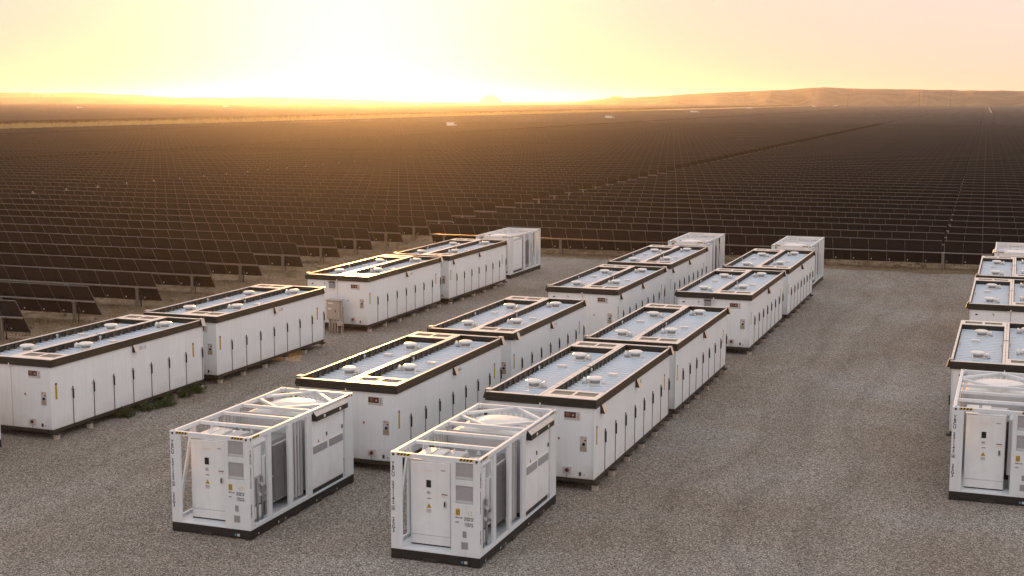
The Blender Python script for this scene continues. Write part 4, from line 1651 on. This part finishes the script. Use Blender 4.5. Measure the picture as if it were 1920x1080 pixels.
part('side_conduit', MB().tube((0.80, 0.28, 0.0), (0.80, 0.28, 1.30), 0.03, 0.03, 'cabinet_tan', 10), t)
part('side_box', MB().box((0.62, -0.12, 0.40), (0.92, 0.10, 0.62), 'cabinet_tan', 0.01), t)
for x in (0.10, 0.25, 0.40, 0.55):
    part('conduit', MB().tube((x, 0.15, -0.1), (x, 0.15, 0.682), 0.045, 0.045, 'cabinet_tan', 10), t)
part('leg', MB().box((0.84, -0.04, -0.1), (0.88, 0.0, 0.40), 'cabinet_tan'), t)
part('leg', MB().box((0.02, 0.34, -0.1), (0.07, 0.39, 0.68), 'cabinet_tan'), t)

# ------------------------------------------------------------------ plants
def weed(x, y, w, h_, lab, grp):
    t = thing('weed_bush', lab, 'weed', (x, y, 0), random.uniform(0, 6), grp)
    st, lf = MB(), MB()
    for k in range(34):
        a = random.uniform(0, 6.283)
        rr = w * random.random() ** 0.6
        top = Vector((rr * math.cos(a), rr * math.sin(a), h_ * random.uniform(0.35, 1.0) * (1 - 0.5 * (rr / w) ** 2)))
        b_ = Vector((0.3 * rr * math.cos(a), 0.3 * rr * math.sin(a), -0.02))
        st.bar(b_, top, 0.008, 0.008, 'weed_stem')
        for j in range(30):
            p = b_.lerp(top, random.uniform(0.15, 1.05)) + Vector((random.gauss(0, .05), random.gauss(0, .05), random.gauss(0, .04)))
            p.z = max(p.z, 0.01)
            d1 = Vector((random.gauss(0, 1), random.gauss(0, 1), random.gauss(0.4, 0.8))).normalized() * random.uniform(0.04, 0.10)
            d2 = d1.cross(Vector((random.gauss(0, 1), random.gauss(0, 1), random.gauss(0, 1)))).normalized() * random.uniform(0.012, 0.028)
            lf.face([p - d2 * 0.3, p + d1 * 0.5 + d2, p + d1, p + d1 * 0.5 - d2], 'weed_green')
    part('stem', st, t)
    part('leaves', lf, t)


for x, y, w, h_ in ((-30.42, 41.7, 0.42, 0.40), (-30.35, 43.0, 0.50, 0.34), (-30.15, 43.8, 0.55, 0.28), (-30.40, 45.4, 0.40, 0.36), (-30.40, 46.35, 0.45, 0.42), (-30.6, 44.5, 0.35, 0.30)):
    weed(x, y, w, h_, 'low green weed bush growing at the foot of a battery container', 'weeds along the container base')


def tufts(name, spots, mat, blades, hmin, hmax, spread, label):
    vs, fs = [], []
    for (x, y) in spots:
        hh = random.uniform(hmin, hmax)
        for j in range(blades):
            a = random.uniform(0, 6.283)
            bx_, by_ = x + random.gauss(0, spread), y + random.gauss(0, spread)
            l_ = hh * random.uniform(0.5, 1.1)
            lean = random.uniform(0.1, 0.7) * l_
            w = 0.02 * (hh / 0.25)
            i = len(vs)
            vs += [(bx_ - w * math.sin(a), by_ + w * math.cos(a), -0.01), (bx_ + w * math.sin(a), by_ - w * math.cos(a), -0.01), (bx_ + lean * math.cos(a), by_ + lean * math.sin(a), l_)]
            fs.append((i, i + 1, i + 2))
    me = bpy.data.meshes.new(name)
    me.from_pydata(vs, [], fs)
    me.materials.append(MATS[mat])
    o = link(name, me)
    o['kind'] = 'stuff'
    o['label'] = label
    o['category'] = 'grass'


sp = []
for k in range(3600):
    u_, v_ = random.uniform(-26, 2.2), random.uniform(-26, 45)
    if random.random() < math.exp(-max(0, u_) * 0.6):
        p = field(u_, v_)
        if in_view(*p):
            sp.append(p)
for k in range(900):
    u_, v_ = random.uniform(4, 60), random.uniform(23.2, 27.5)
    p = field(u_, v_)
    if in_view(*p):
        sp.append(p)
tufts('dry_grass', sp, 'dry_grass', 14, 0.08, 0.26, 0.14, 'short dry brown grass under and around the solar rows')
sp = []
for k in range(16000):
    v_ = random.uniform(230, 1500)
    p = field(random.uniform(-364, -265), v_)
    if in_view(*p):
        sp.append(p)
tufts('scrub', sp, 'scrub', 9, 0.7, 1.9, 0.6, 'pale dry scrub in the long strip between solar blocks')

# ------------------------------------------------------------------ haze
hz = MB().box((-12500, -3500, -6.0), (6500, 13500, 74.0), 'gravel')
me = hz.mesh('haze')
me.materials.clear()
mt = bpy.data.materials.new('haze')
mt.use_nodes = True
nt = mt.node_tree
nt.nodes.clear()
pv = nt.nodes.new('ShaderNodeVolumePrincipled')
pv.inputs['Color'].default_value = (0.95, 0.93, 0.90, 1)
pv.inputs['Density'].default_value = 0.00005
pv.inputs['Anisotropy'].default_value = 0.84
out = nt.nodes.new('ShaderNodeOutputMaterial')
nt.links.new(pv.outputs[0], out.inputs['Volume'])
me.materials.append(mt)
o = link('haze', me)
o['kind'] = 'stuff'
